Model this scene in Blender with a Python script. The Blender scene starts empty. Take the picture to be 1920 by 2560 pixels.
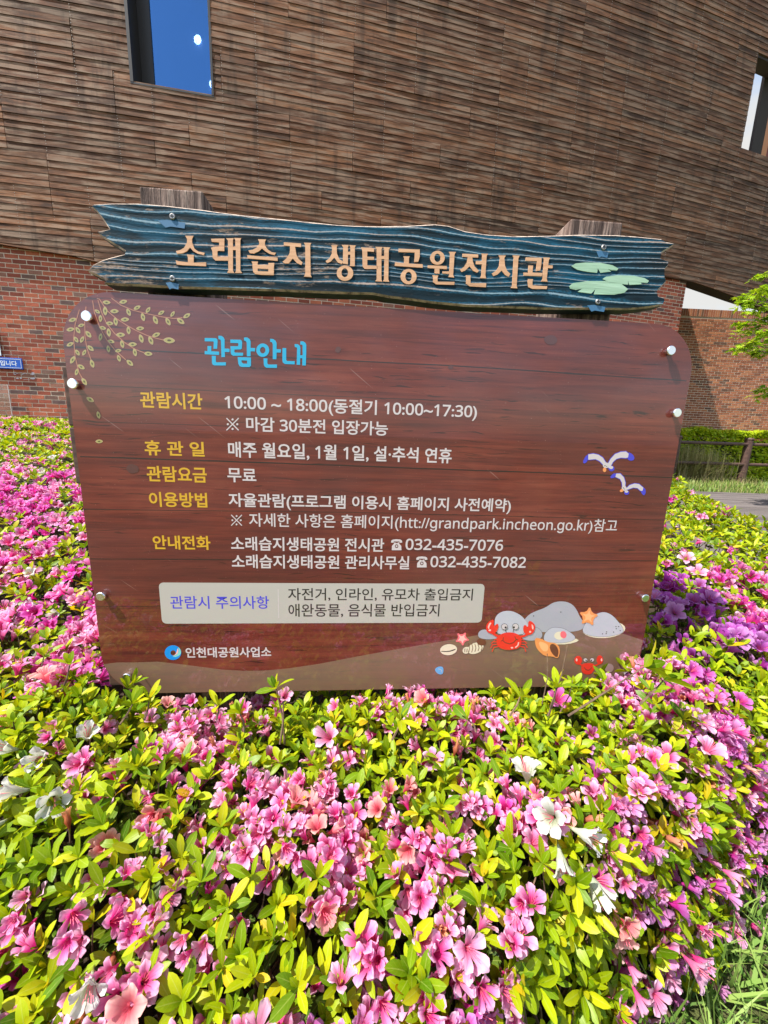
import bpy, bmesh, math, random
import numpy as np
from mathutils import Vector, Matrix, noise
from mathutils.geometry import tessellate_polygon

R = math.radians
rng = random.Random(7)
nrg = np.random.default_rng(11)
scn = bpy.context.scene
col = scn.collection

# ------------------------------------------------------------------ camera
CAM_Z = 1.0
F = 960.0                                     # focal length in photo pixels (1920 px wide)
pitch = math.atan(F / 4845.0); roll = 0.033
Fw = Vector((0, math.cos(pitch), -math.sin(pitch)))
R0 = Vector((1, 0, 0)); U0 = Vector((0, math.sin(pitch), math.cos(pitch)))
Rt = R0 * math.cos(roll) + U0 * math.sin(roll)
Up = -R0 * math.sin(roll) + U0 * math.cos(roll)
cam = bpy.data.cameras.new('camera'); camo = bpy.data.objects.new('camera', cam); col.objects.link(camo)
m = Matrix((Rt, Up, -Fw)).transposed().to_4x4(); m.translation = Vector((0, 0, CAM_Z)); camo.matrix_world = m
cam.sensor_fit = 'HORIZONTAL'; cam.sensor_width = 36; cam.lens = 36 * F / 1920; cam.clip_start = 0.02; cam.clip_end = 2000
scn.camera = camo

# ------------------------------------------------------------------ sky and sun
SUN = Vector((0.56, 0.25, -1.0)).normalized()        # direction the light travels
to = -SUN
w = bpy.data.worlds.new('World'); scn.world = w; w.use_nodes = True
nt = w.node_tree; nt.nodes.clear()
sky = nt.nodes.new('ShaderNodeTexSky'); sky.sky_type = 'NISHITA'; sky.sun_disc = False
sky.sun_elevation = math.asin(to.z); sky.sun_rotation = math.atan2(to.x, to.y)
sky.air_density = 1.3; sky.dust_density = 1.6; sky.ozone_density = 2.0
bg = nt.nodes.new('ShaderNodeBackground'); bg.inputs[1].default_value = 0.15
wo = nt.nodes.new('ShaderNodeOutputWorld')
tc = nt.nodes.new('ShaderNodeTexCoord'); cmap = nt.nodes.new('ShaderNodeMapping'); cmap.inputs['Scale'].default_value = (1.0, 1.0, 2.2); cmap.inputs['Location'].default_value = (0.1, -2.3, 0.74)
cn = nt.nodes.new('ShaderNodeTexNoise'); cn.inputs['Scale'].default_value = 1.5; cn.inputs['Detail'].default_value = 6; cn.inputs['Roughness'].default_value = .6
cr = nt.nodes.new('ShaderNodeValToRGB'); cr.color_ramp.elements[0].position = .44; cr.color_ramp.elements[1].position = .60
cm = nt.nodes.new('ShaderNodeMixRGB'); cm.inputs[2].default_value = (2.75, 2.75, 2.7, 1)
nt.links.new(tc.outputs['Generated'], cmap.inputs[0]); nt.links.new(cmap.outputs[0], cn.inputs['Vector']); nt.links.new(cn.outputs[0], cr.inputs[0])
nt.links.new(cr.outputs[0], cm.inputs[0]); nt.links.new(sky.outputs[0], cm.inputs[1]); nt.links.new(cm.outputs[0], bg.inputs[0]); nt.links.new(bg.outputs[0], wo.inputs[0])
sl = bpy.data.lights.new('sun', 'SUN'); sl.energy = 5.0; sl.angle = R(0.53); sl.color = (1.0, 0.95, 0.87)
slo = bpy.data.objects.new('sun', sl); col.objects.link(slo); slo.rotation_euler = SUN.to_track_quat('-Z', 'Y').to_euler()
scn.view_settings.view_transform = 'Standard'; scn.view_settings.look = 'None'
scn.view_settings.exposure = 1.0; scn.view_settings.gamma = 1.0; scn.view_settings.use_curve_mapping = False
scn.render.engine = 'CYCLES'; scn.cycles.max_bounces = 8; scn.cycles.transparent_max_bounces = 12

# ------------------------------------------------------------------ helpers: scene tree
def link(o, parent=None):
    col.objects.link(o)
    if parent is not None: o.parent = parent
    return o
def tag(o, label=None, cat=None, group=None, kind=None):
    if label: o['label'] = label
    if cat: o['category'] = cat
    if group: o['group'] = group
    if kind: o['kind'] = kind
    return o
def empty(name, loc=(0, 0, 0), **k):
    o = bpy.data.objects.new(name, None); col.objects.link(o); o.location = loc; o.empty_display_size = .1
    return tag(o, **k)
def mesh_from(verts, faces, uvs=None, name='mesh'):
    me = bpy.data.meshes.new(name); me.from_pydata([tuple(v) for v in verts], [], [tuple(f) for f in faces])
    if uvs is not None:
        uv = me.uv_layers.new(name='UVMap')
        for lp in me.loops: uv.data[lp.index].uv = uvs[lp.vertex_index]
    me.update(); return me
def mobj(name, me, mat, parent=None, smooth=False, loc=None):
    if mat is not None and not me.materials:
        for q in (mat if isinstance(mat, (list, tuple)) else [mat]): me.materials.append(q)
    if smooth: me.polygons.foreach_set('use_smooth', [True] * len(me.polygons))
    o = bpy.data.objects.new(name, me); link(o, parent)
    if loc is not None: o.location = loc
    return o
def box_data(x0, x1, y0, y1, z0, z1):
    v = [(x, y, z) for z in (z0, z1) for y in (y0, y1) for x in (x0, x1)]
    f = [(0, 2, 3, 1), (4, 5, 7, 6), (0, 1, 5, 4), (2, 6, 7, 3), (0, 4, 6, 2), (1, 3, 7, 5)]
    return v, f
def join(parts):
    V, Fc = [], []
    for v, f in parts:
        b = len(V); V += list(v); Fc += [tuple(i + b for i in q) for q in f]
    return V, Fc
def tube_data(pts, rads, n=8, caps=True):
    pts = [Vector(p) for p in pts]; V, Fc = [], []
    if not isinstance(rads, (list, tuple)): rads = [rads] * len(pts)
    ref = Vector((.3, .2, .93)).normalized()
    for i, p in enumerate(pts):
        d = (pts[min(i + 1, len(pts) - 1)] - pts[max(i - 1, 0)]).normalized()
        a = d.cross(ref)
        if a.length < .1: a = d.cross(Vector((1, 0, 0)))
        a.normalize(); b = d.cross(a)
        for k in range(n):
            t = 2 * math.pi * k / n; V.append(p + (a * math.cos(t) + b * math.sin(t)) * rads[i])
    for i in range(len(pts) - 1):
        for k in range(n):
            a0 = i * n + k; a1 = i * n + (k + 1) % n; Fc.append((a0, a1, a1 + n, a0 + n))
    if caps: Fc.append(tuple(range(n))[::-1]); Fc.append(tuple(range((len(pts) - 1) * n, len(pts) * n)))
    return V, Fc
def bevel(o, wd, seg=2):
    md = o.modifiers.new('bevel', 'BEVEL'); md.width = wd; md.segments = seg; md.limit_method = 'ANGLE'; return o

def bake(me_src, mats, rnd=None, name='baked'):
    """many placed copies of one small mesh -> one mesh (numpy); mats: (N,4,4)"""
    n = len(me_src.vertices); co = np.empty(n * 3); me_src.vertices.foreach_get('co', co); co = co.reshape(n, 3)
    me_src.calc_loop_triangles()
    nt_ = len(me_src.loop_triangles); tri = np.empty(nt_ * 3, dtype=np.int32); me_src.loop_triangles.foreach_get('vertices', tri)
    lt = np.empty(nt_ * 3, dtype=np.int32); me_src.loop_triangles.foreach_get('loops', lt)
    mi = np.empty(nt_, dtype=np.int32); me_src.loop_triangles.foreach_get('material_index', mi)
    uvs = None
    if me_src.uv_layers:
        u = np.empty(len(me_src.loops) * 2); me_src.uv_layers[0].data.foreach_get('uv', u); uvs = u.reshape(-1, 2)[lt]
    mats = np.asarray(mats); N = len(mats)
    V = np.einsum('nij,vj->nvi', mats[:, :3, :3], co) + mats[:, None, :3, 3]
    T = (tri[None] + (np.arange(N) * n)[:, None]).reshape(-1)
    me = bpy.data.meshes.new(name); me.vertices.add(N * n); me.vertices.foreach_set('co', V.reshape(-1).astype(np.float32))
    L = len(T); me.loops.add(L); me.loops.foreach_set('vertex_index', T.astype(np.int32))
    me.polygons.add(L // 3); me.polygons.foreach_set('loop_start', np.arange(0, L, 3, dtype=np.int32))
    try: me.polygons.foreach_set('loop_total', np.full(L // 3, 3, dtype=np.int32))
    except Exception: pass
    me.polygons.foreach_set('material_index', np.tile(mi, N))
    me.polygons.foreach_set('use_smooth', np.full(L // 3, bool(me_src.polygons[0].use_smooth)))
    if uvs is not None:
        ul = me.uv_layers.new(name='UVMap'); ul.data.foreach_set('uv', np.tile(uvs, (N, 1)).reshape(-1).astype(np.float32))
    at = me.attributes.new('tint', 'FLOAT', 'POINT')
    r = nrg.random(N) if rnd is None else np.asarray(rnd)
    at.data.foreach_set('value', np.repeat(r, n).astype(np.float32))
    for mt in me_src.materials: me.materials.append(mt)
    me.update(calc_edges=True); me.validate()
    return me

# ------------------------------------------------------------------ helpers: materials
def mat(name, build):
    m_ = bpy.data.materials.new(name); m_.use_nodes = True; t = m_.node_tree; t.nodes.clear()
    out = t.nodes.new('ShaderNodeOutputMaterial'); build(NB(t, out)); return m_
class NB:
    def __init__(s, t, out): s.t = t; s.out = out
    def n(s, ty, **k):
        nd = s.t.nodes.new('ShaderNode' + ty)
        for a, b in k.items(): setattr(nd, a, b)
        return nd
    def l(s, a, b): s.t.links.new(a, b)
    def put(s, sock, v):
        if isinstance(v, bpy.types.NodeSocket): s.l(v, sock)
        else:
            if isinstance(v, (tuple, list)) and len(v) == 3 and sock.type == 'RGBA': v = (*v, 1)
            sock.default_value = v
    def math(s, op, a, b=0.0, c=0.0):
        nd = s.n('Math', operation=op)
        s.put(nd.inputs[0], a); s.put(nd.inputs[1], b); s.put(nd.inputs[2], c); return nd.outputs[0]
    def mix(s, f, a, b, bt='MIX'):
        nd = s.n('MixRGB', blend_type=bt); s.put(nd.inputs[0], f); s.put(nd.inputs[1], a); s.put(nd.inputs[2], b); return nd.outputs[0]
    def ramp(s, f, stops, interp='LINEAR'):
        nd = s.n('ValToRGB'); e = nd.color_ramp; e.interpolation = interp
        while len(e.elements) < len(stops): e.elements.new(.5)
        for el, (p, c) in zip(e.elements, stops):
            el.position = p; el.color = (c, c, c, 1) if not isinstance(c, (tuple, list)) else (*c, 1)
        s.put(nd.inputs[0], f); return nd.outputs[0]
    def obj(s): return s.n('TexCoord').outputs['Object']
    def uv(s): return s.n('UVMap').outputs[0]
    def geo(s): return s.n('NewGeometry').outputs['Position']
    def xyz(s, v):
        nd = s.n('SeparateXYZ'); s.l(v, nd.inputs[0]); return nd.outputs
    def vec(s, x, y, z=0.0):
        nd = s.n('CombineXYZ'); s.put(nd.inputs[0], x); s.put(nd.inputs[1], y); s.put(nd.inputs[2], z); return nd.outputs[0]
    def scale(s, v, k):
        nd = s.n('Mapping'); s.l(v, nd.inputs[0]); nd.inputs['Scale'].default_value = k if isinstance(k, (tuple, list)) else (k, k, k); return nd.outputs[0]
    def noise(s, v, sc=1.0, det=3.0, rough=.55, dist=0.0, dim='3D', w_=None):
        nd = s.n('TexNoise'); 
        if w_ is not None: nd.noise_dimensions = '4D'; s.put(nd.inputs['W'], w_)
        if v is not None: s.l(v, nd.inputs['Vector'])
        nd.inputs['Scale'].default_value = sc; nd.inputs['Detail'].default_value = det; nd.inputs['Roughness'].default_value = rough
        nd.inputs['Distortion'].default_value = dist; return nd.outputs[0]
    def rnd(s):
        a = s.n('ObjectInfo').outputs['Random']; b = s.n('Attribute', attribute_name='tint').outputs['Fac']
        return s.math('FRACT', s.math('ADD', a, b))
    def bump(s, h, st=.3, d=.01, nrm=None):
        nd = s.n('Bump'); nd.inputs['Strength'].default_value = st; nd.inputs['Distance'].default_value = d; s.l(h, nd.inputs['Height'])
        if nrm is not None: s.l(nrm, nd.inputs['Normal'])
        return nd.outputs[0]
    def bsdf(s, c, rough=.6, spec=.5, metal=0.0, nrm=None, coat=0.0, coatr=.03, finish=True, trans=0.0):
        nd = s.n('BsdfPrincipled'); s.put(nd.inputs['Base Color'], c); s.put(nd.inputs['Roughness'], rough)
        nd.inputs['Specular IOR Level'].default_value = spec; nd.inputs['Metallic'].default_value = metal
        nd.inputs['Coat Weight'].default_value = coat; nd.inputs['Coat Roughness'].default_value = coatr
        nd.inputs['Transmission Weight'].default_value = trans
        if nrm is not None: s.l(nrm, nd.inputs['Normal'])
        if finish: s.l(nd.outputs[0], s.out.inputs[0])
        return nd.outputs[0]
def plain(name, c, rough=.6, **k): return mat(name, lambda b: b.bsdf(c, rough, **k))
def srgb(r, g, b):
    f = lambda c: (c / 255 / 12.92) if c <= 10 else (((c / 255) + .055) / 1.055) ** 2.4
    return (f(r), f(g), f(b))

# ------------------------------------------------------------------ surveying: photo points -> points on known planes / walls
def ray(px, py): return Fw + Rt * ((px - 960) / F) - Up * ((py - 1280) / F)
PSI = 0.076; D0 = 0.967
SE = Vector((math.cos(PSI), math.sin(PSI), 0)); SN = Vector((-math.sin(PSI), math.cos(PSI), 0))   # sign: right, into-the-board
def P(px, py, off=0.0):
    """point on the plane `off` behind the sign face -> (u, z) in sign coordinates (z relative to camera)"""
    d = ray(px, py); t = (D0 * SN.y + off) / d.dot(SN); q = d * t
    return (q.dot(SE), q.z)
SIGN_O = Vector((0, 0, 0))
sign = empty('information_sign', (0.08, D0 + .05, 0), label='wooden visitor information sign with blue carved header board, standing in the azalea bed', cat='sign')
# everything of the sign is modelled in sign coordinates: x=u, y=depth behind face, z=height over ground
MS = Matrix(((SE.x, SN.x, 0, 0), (SE.y, SN.y, 0, 0), (0, 0, 1, 0), (0, 0, 0, 1)))
MS.translation = SN * (D0 * SN.y)
SL = Matrix.Translation(-Vector(sign.location)) @ MS
def sobj(name, me, mt, parent=None, **k):
    o = mobj(name, me, mt, parent or sign, **k)
    if parent is None: o.matrix_local = SL
    return o
def SP(px, py, off=0.0):
    u, z = P(px, py, off); return (u, z + CAM_Z)

def hit_surface(px, py, S):
    d = ray(px, py); prev = None
    t = .1
    while t < 9:
        q = d * t
        if q.z + CAM_Z < S(q.x, q.y): return Vector((q.x, q.y, q.z + CAM_Z))
        t *= 1.01
    return None

# ------------------------------------------------------------------ facade curve
def th(s): return R(8.5 + .6 * s)
_ss = np.linspace(-8, 22, 3001); _ds = _ss[1] - _ss[0]
_X = np.cumsum(np.cos(np.radians(8.5 + .6 * _ss))) * _ds; _Y = np.cumsum(np.sin(np.radians(8.5 + .6 * _ss))) * _ds
_i = int(np.argmin(abs(_ss))); _X += -5.65 - _X[_i]; _Y += 6.54 - _Y[_i]
def W(s, off=0.0):
    """plan point at arc length s, `off` metres outward (towards the garden)"""
    x = float(np.interp(s, _ss, _X)); y = float(np.interp(s, _ss, _Y)); a = th(s)
    return (x + off * math.sin(a), y - off * math.cos(a))
def Wm(s, off, z, tilt=0.0):
    x, y = W(s, off); a = th(s)
    mm = Matrix.Rotation(a, 4, 'Z') @ Matrix.Rotation(tilt, 4, 'X'); mm.translation = Vector((x, y, z)); return mm
def facade_hit(px, py, off=0.0):
    d = ray(px, py); a = np.radians(8.5 + .6 * _ss); x = _X + off * np.sin(a); y = _Y - off * np.cos(a)
    k = int(np.argmin(abs(x * d.y - y * d.x))); return float(_ss[k]), float(y[k] / d.y * d.z) + CAM_Z

def project(p):
    q = Vector(p) - Vector((0, 0, CAM_Z)); zc = q.dot(Fw)
    if zc < .05: return None
    return 960 + F * q.dot(Rt) / zc, 1280 - F * q.dot(Up) / zc, zc
def behind_sign(px, py): return (150 < px < 1725 and 560 < py < 1730 and py > 700)
def in_view(p, mrg=20):
    q = project(p)
    return q is not None and -mrg < q[0] < 1920 + mrg and -mrg < q[1] < 2560 + mrg

# ================================================================== MATERIALS
def _brick(b):
    r = b.rnd(); g = b.geo()
    c = b.ramp(r, [(0, srgb(140, 74, 58)), (.2, srgb(164, 88, 66)), (.38, srgb(150, 80, 62)), (.55, srgb(174, 98, 72)), (.7, srgb(126, 66, 52)), (.82, srgb(140, 96, 80)), (.90, srgb(112, 84, 74)), (.95, srgb(96, 74, 70))], 'CONSTANT')
    n1 = b.noise(g, 60, 4, .6); n2 = b.noise(g, 9, 3, .6)
    c = b.mix(.28, c, b.ramp(n1, [(.3, .35), (.7, .9)]), 'OVERLAY'); c = b.mix(.22, c, b.ramp(n2, [(.3, .3), (.7, .8)]), 'OVERLAY')
    b.bsdf(c, .85, .25, nrm=b.bump(b.noise(g, 90, 5, .7), .5, .004))
M_BRICK = mat('brick_clay', _brick)
def _mortar(b):
    g = b.geo(); n = b.noise(g, 40, 4, .6)
    b.bsdf(b.ramp(n, [(.3, srgb(196, 176, 156)), (.7, srgb(224, 206, 186))]), .95, .1, nrm=b.bump(n, .4, .004))
M_MORTAR = mat('mortar', _mortar)
def _brick2(b):
    r = b.rnd(); g = b.geo()
    c = b.ramp(r, [(0, srgb(140, 88, 62)), (.25, srgb(156, 98, 70)), (.45, srgb(132, 80, 58)), (.62, srgb(164, 108, 76)), (.78, srgb(122, 76, 56)), (.88, srgb(112, 80, 62)), (.95, srgb(96, 70, 58))], 'CONSTANT')
    n1 = b.noise(g, 50, 4, .6)
    c = b.mix(.3, c, b.ramp(n1, [(.3, .35), (.7, .9)]), 'OVERLAY')
    b.bsdf(c, .85, .25, nrm=b.bump(b.noise(g, 90, 5, .7), .5, .004))
M_BRICK2 = mat('brick_tan', _brick2)
def _clad(b):
    r = b.rnd(); o = b.obj(); g = b.geo(); x, y, z = b.xyz(o)
    wv = b.math('MULTIPLY', r, 37.0)
    gr = b.noise(b.vec(b.math('MULTIPLY', x, 3.0), b.math('MULTIPLY', y, 40.0), b.math('MULTIPLY', z, 110.0)), 1, 5, .65, .3, w_=wv)
    st = b.noise(b.vec(b.math('MULTIPLY', x, 2.2), 0.0, b.math('MULTIPLY', z, 14.0)), 1, 4, .6, .4, w_=wv)
    big = b.noise(g, .55, 4, .6)
    c = b.ramp(r, [(0, srgb(96, 60, 39)), (.2, srgb(126, 82, 54)), (.4, srgb(74, 47, 32)), (.6, srgb(144, 97, 65)), (.8, srgb(104, 62, 36)), (1, srgb(112, 76, 52))])
    c = b.mix(.9, c, b.ramp(gr, [(.32, .18), (.5, .5), (.7, .82)]), 'OVERLAY')
    fg = b.noise(b.vec(b.math('MULTIPLY', x, 9.0), b.math('MULTIPLY', y, 60.0), b.math('MULTIPLY', z, 260.0)), 1, 4, .7, .2, w_=wv)
    c = b.mix(.5, c, b.ramp(fg, [(.35, .22), (.65, .78)]), 'OVERLAY')
    c = b.mix(b.ramp(st, [(.47, 0.0), (.60, .6)]), c, srgb(158, 134, 114))
    c = b.mix(b.ramp(st, [(.32, .8), (.45, 0.0)]), c, srgb(52, 34, 24))
    drip = b.noise(b.vec(b.math('MULTIPLY', b.xyz(g)[0], 5.0), b.math('MULTIPLY', b.xyz(g)[1], 5.0), b.math('MULTIPLY', b.xyz(g)[2], .8)), 1, 4, .65)
    c = b.mix(b.ramp(drip, [(.34, .55), (.47, 0.0)]), c, srgb(58, 42, 32))
    c = b.mix(b.ramp(big, [(.38, .6), (.6, 0.0)]), c, b.mix(.5, c, srgb(62, 46, 34)))
    wx = b.xyz(g)[0]; right_shade = b.ramp(b.math('ADD', b.math('MULTIPLY', wx, .045), b.math('MULTIPLY', big, .6)), [(.2, 0.0), (.8, .6)])  # patchy darkening rightward: facade turning from the sun, painted into the colour
    c = b.mix(right_shade, c, srgb(52, 42, 30))
    b.bsdf(c, .8, .3, nrm=b.bump(gr, .6, .003))
M_CLAD = mat('weathered_cladding', _clad)
M_DARK = plain('dark_gap', (.012, .010, .008), .9)
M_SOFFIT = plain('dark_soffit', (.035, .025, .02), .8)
M_FRAME = plain('dark_bronze_frame', (.03, .024, .02), .45)
M_NAIL = plain('nail_steel', (.42, .37, .32), .5, metal=.3)
def _glass(b):
    gl = b.n('BsdfGlossy'); gl.inputs['Color'].default_value = (.095, .225, .43, 1); gl.inputs['Roughness'].default_value = .02; b.l(b.bump(b.noise(b.geo(), 1.6, 3, .5), .25, .02), gl.inputs['Normal'])
    tr = b.n('BsdfTransparent'); tr.inputs['Color'].default_value = (.45, .6, .8, 1)
    mx = b.n('MixShader'); mx.inputs[0].default_value = .72; b.l(tr.outputs[0], mx.inputs[1]); b.l(gl.outputs[0], mx.inputs[2]); b.l(mx.outputs[0], b.out.inputs[0])
M_GLASS = mat('tinted_reflective_glass', _glass)
def _lamp(b):
    e = b.n('Emission'); e.inputs[0].default_value = (1, .97, .92, 1); e.inputs[1].default_value = 30.0; b.l(e.outputs[0], b.out.inputs[0])
M_LAMP = mat('ceiling_lamp_glow', _lamp)
M_ROOM = plain('room_wall', (.06, .06, .07), .9)
M_SALMON = plain('salmon_jamb', srgb(196, 132, 92), .7)
M_STONE = plain('tan_stone', srgb(158, 122, 96), .8)
# sign materials
def _print(b, sand=False):
    uv = b.uv(); u, v, _ = b.xyz(uv)
    wob = b.noise(b.vec(b.math('MULTIPLY', u, 2.0), 0.0, 0.0), 1, 2, .5)
    vv = b.math('ADD', v, b.math('MULTIPLY', wob, .010))
    gr = b.noise(b.vec(b.math('MULTIPLY', u, 3.0), b.math('MULTIPLY', vv, 70.0)), 1, 5, .6, .5)
    fine = b.noise(b.vec(b.math('MULTIPLY', u, 9.0), b.math('MULTIPLY', vv, 220.0)), 1, 4, .6)
    wv2 = b.math('ADD', vv, b.math('MULTIPLY', b.noise(b.vec(b.math('MULTIPLY', u, 6.0), b.math('MULTIPLY', v, 6.0), 2.0), 1, 2, .5), .03))
    crk = b.noise(b.vec(b.math('MULTIPLY', u, 9.0), b.math('MULTIPLY', wv2, 150.0), 3.3), 1, 3, .55, .4)
    msk = b.noise(b.vec(b.math('MULTIPLY', u, 2.2), b.math('MULTIPLY', vv, 5.0), 9.0), 1, 2, .5)
    blot = b.noise(b.vec(b.math('MULTIPLY', u, 2.4), b.math('MULTIPLY', v, 4.0), 5.0), 1, 4, .6)
    c = b.ramp(gr, [(.25, srgb(74, 26, 26)), (.5, srgb(110, 43, 34)), (.75, srgb(128, 58, 44))])
    c = b.mix(.35, c, b.ramp(fine, [(.3, .25), (.7, .75)]), 'OVERLAY')
    c = b.mix(b.ramp(blot, [(.40, .45), (.58, 0.0)]), c, srgb(78, 38, 38))
    c = b.mix(b.ramp(blot, [(.58, 0.0), (.75, .35)]), c, srgb(150, 84, 64))
    ck = b.math('MULTIPLY', b.ramp(crk, [(.335, 1.0), (.375, 0.0)]), b.ramp(msk, [(.38, 0.2), (.52, 1.0)]))
    c = b.mix(b.math('MULTIPLY', ck, .85), c, srgb(38, 18, 18))
    dust = b.noise(b.vec(b.math('MULTIPLY', u, 260.0), b.math('MULTIPLY', v, 260.0), 1.0), 1, 2, .6)
    sc1 = b.noise(b.vec(b.math('MULTIPLY', b.math('ADD', u, b.math('MULTIPLY', v, 1.3)), 90.0), b.math('MULTIPLY', b.math('SUBTRACT', v, u), 4.0), 2.0), 1, 1, .5)
    haze = b.noise(b.vec(b.math('MULTIPLY', u, 1.6), b.math('MULTIPLY', v, 2.0), 14.0), 1, 4, .6)
    c = b.mix(b.math('MULTIPLY', b.ramp(dust, [(.70, 0.0), (.76, 1.0)]), .35), c, srgb(196, 160, 150))
    c = b.mix(b.math('MULTIPLY', b.ramp(sc1, [(.76, 0.0), (.80, 1.0)]), .18), c, srgb(210, 180, 170))
    c = b.mix(b.ramp(haze, [(.45, 0.0), (.75, .10)]), c, srgb(170, 124, 120))
    if sand:
        c = b.mix(.66, c, srgb(140, 116, 96))
    b.bsdf(c, .5, .3, coat=1.0, coatr=.02, nrm=None)
M_PRINT = mat('printed_mahogany', _print)
M_SAND = mat('printed_sand', lambda b: _print(b, True))
def ink(name, c): return plain(name, c, .5, coat=.6, coatr=.04)
I_YEL = ink('ink_yellow', srgb(210, 162, 36)); I_WHT = ink('ink_white', srgb(206, 194, 194)); I_CYAN = ink('ink_cyan', srgb(8, 166, 208))
I_BOX = ink('ink_pale_grey', srgb(184, 178, 170)); I_BLK = ink('ink_black', srgb(38, 32, 32)); I_VIO = ink('ink_violet', srgb(72, 66, 200))
I_STONE = ink('ink_stone', srgb(170, 168, 178)); I_STONE2 = ink('ink_stone_light', srgb(188, 188, 198)); I_RED = ink('ink_red', srgb(232, 52, 38))
I_ORG = ink('ink_orange', srgb(238, 150, 86)); I_PINK = ink('ink_pink', srgb(240, 112, 120)); I_CREAM = ink('ink_cream', srgb(228, 216, 188))
I_BRN = ink('ink_brown', srgb(112, 62, 46)); I_BLU = ink('ink_blue', srgb(110, 178, 226)); I_LEAF = ink('ink_olive', srgb(168, 158, 92)); I_STEM = ink('ink_stem', srgb(182, 122, 96))
I_MINT = ink('ink_mint', srgb(130, 210, 200)); I_SLOGO = ink('ink_logo_blue', srgb(0, 140, 226)); I_PALE = ink('ink_pale_pink', srgb(246, 190, 180)); I_OLI = ink('ink_dark_olive', srgb(84, 72, 40))
def _head(b):
    uv = b.uv(); u, v, _ = b.xyz(uv)
    w1 = b.noise(b.vec(b.math('MULTIPLY', u, 1.5), b.math('MULTIPLY', v, 4.0), 1.7), 1, 3, .5)
    w2 = b.noise(b.vec(b.math('MULTIPLY', u, 5.0), b.math('MULTIPLY', v, 10.0), 4.1), 1, 3, .5)
    # grain runs along the board and fans out towards the lower right
    vv = b.math('ADD', v, b.math('ADD', b.math('MULTIPLY', w1, .10), b.math('MULTIPLY', w2, .010)))
    n1 = b.noise(b.vec(b.math('MULTIPLY', u, .25), b.math('MULTIPLY', vv, 16.0), .4), 1, 2, .5)
    ph = b.math('ADD', b.math('MULTIPLY', vv, 64.0), b.math('MULTIPLY', n1, 4.0))
    tri = b.math('MULTIPLY', b.math('ABSOLUTE', b.math('SUBTRACT', b.math('FRACT', ph), .5)), 2.0)
    sp = b.noise(b.vec(b.math('MULTIPLY', u, 130.0), b.math('MULTIPLY', v, 260.0)), 1, 3, .7)
    sp2 = b.noise(b.vec(b.math('MULTIPLY', u, 5.0), b.math('MULTIPLY', v, 14.0), 8.0), 1, 4, .6)
    line = b.ramp(b.math('ADD', tri, b.math('MULTIPLY', b.math('SUBTRACT', sp, .5), .22)), [(.83, 0.0), (.95, 1.0)])
    glow = b.ramp(b.math('ADD', tri, b.math('MULTIPLY', sp2, .8)), [(.85, 0.0), (1.3, 1.0)])
    base = b.ramp(sp2, [(.38, srgb(14, 30, 38)), (.5, srgb(14, 42, 54)), (.64, srgb(14, 72, 96))])
    c = b.mix(b.math('MULTIPLY', glow, b.ramp(sp, [(.4, .1), (.7, .8)])), base, srgb(40, 106, 136))
    tone = b.noise(b.vec(b.math('MULTIPLY', u, 3.0), b.math('MULTIPLY', v, 16.0), 2.0), 1, 2, .5)
    c = b.mix(b.math('MULTIPLY', line, .85), c, b.ramp(tone, [(.4, srgb(150, 176, 190)), (.6, srgb(196, 172, 160))]))
    wn = b.math('ADD', b.math('MULTIPLY', b.noise(b.vec(b.math('MULTIPLY', u, 16.0), b.math('MULTIPLY', vv, 70.0), 6.0), 1, 5, .7), .7), b.math('MULTIPLY', b.noise(b.vec(b.math('MULTIPLY', u, 2.2), b.math('MULTIPLY', v, 7.0), 11.0), 1, 2, .5), .45))
    c = b.mix(b.ramp(wn, [(.65, 0.0), (.70, .7)]), c, b.ramp(sp, [(.35, srgb(112, 92, 80)), (.65, srgb(176, 150, 130))]))
    h = b.math('ADD', b.math('MULTIPLY', tri, 1.0), b.math('MULTIPLY', sp, .8))
    b.bsdf(c, .75, .2, nrm=b.bump(h, .4, .002))
M_HEAD = mat('carved_blue_paint', _head)
M_HEADSIDE = mat('blue_board_edge', lambda b: b.bsdf(b.ramp(b.noise(b.obj(), 30, 4), [(.35, srgb(20, 46, 54)), (.7, srgb(60, 78, 80))]), .7))
M_HEADRIM = mat('worn_pale_rim', lambda b: b.bsdf(b.ramp(b.noise(b.obj(), 60, 5, .7), [(.35, srgb(96, 84, 80)), (.5, srgb(176, 156, 140)), (.7, srgb(206, 186, 168))]), .85, nrm=b.bump(b.noise(b.obj(), 90, 4, .7), .6, .004)))
def _letter(b):
    g = b.uv(); u, v, _ = b.xyz(g)
    n = b.noise(b.vec(b.math('MULTIPLY', u, 4.0), b.math('MULTIPLY', v, 90.0)), 1, 4, .6)
    b.bsdf(b.ramp(n, [(.30, srgb(150, 102, 78)), (.38, srgb(206, 156, 118)), (.7, srgb(222, 174, 136))]), .7, nrm=b.bump(n, .3, .002))
M_LETTER = mat('peach_letter_paint', _letter)
def _pad(b):
    g = b.uv(); u, v, _ = b.xyz(g)
    n = b.noise(b.vec(b.math('MULTIPLY', u, 6.0), b.math('MULTIPLY', v, 80.0)), 1, 4, .6)
    b.bsdf(b.ramp(n, [(.32, srgb(92, 112, 96)), (.42, srgb(150, 184, 156)), (.7, srgb(176, 208, 182))]), .65, nrm=b.bump(n, .4, .003))
M_PAD = mat('lily_pad_paint', _pad)
M_PATCH = plain('pale_blue_filler', srgb(64, 112, 150), .6)
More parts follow.
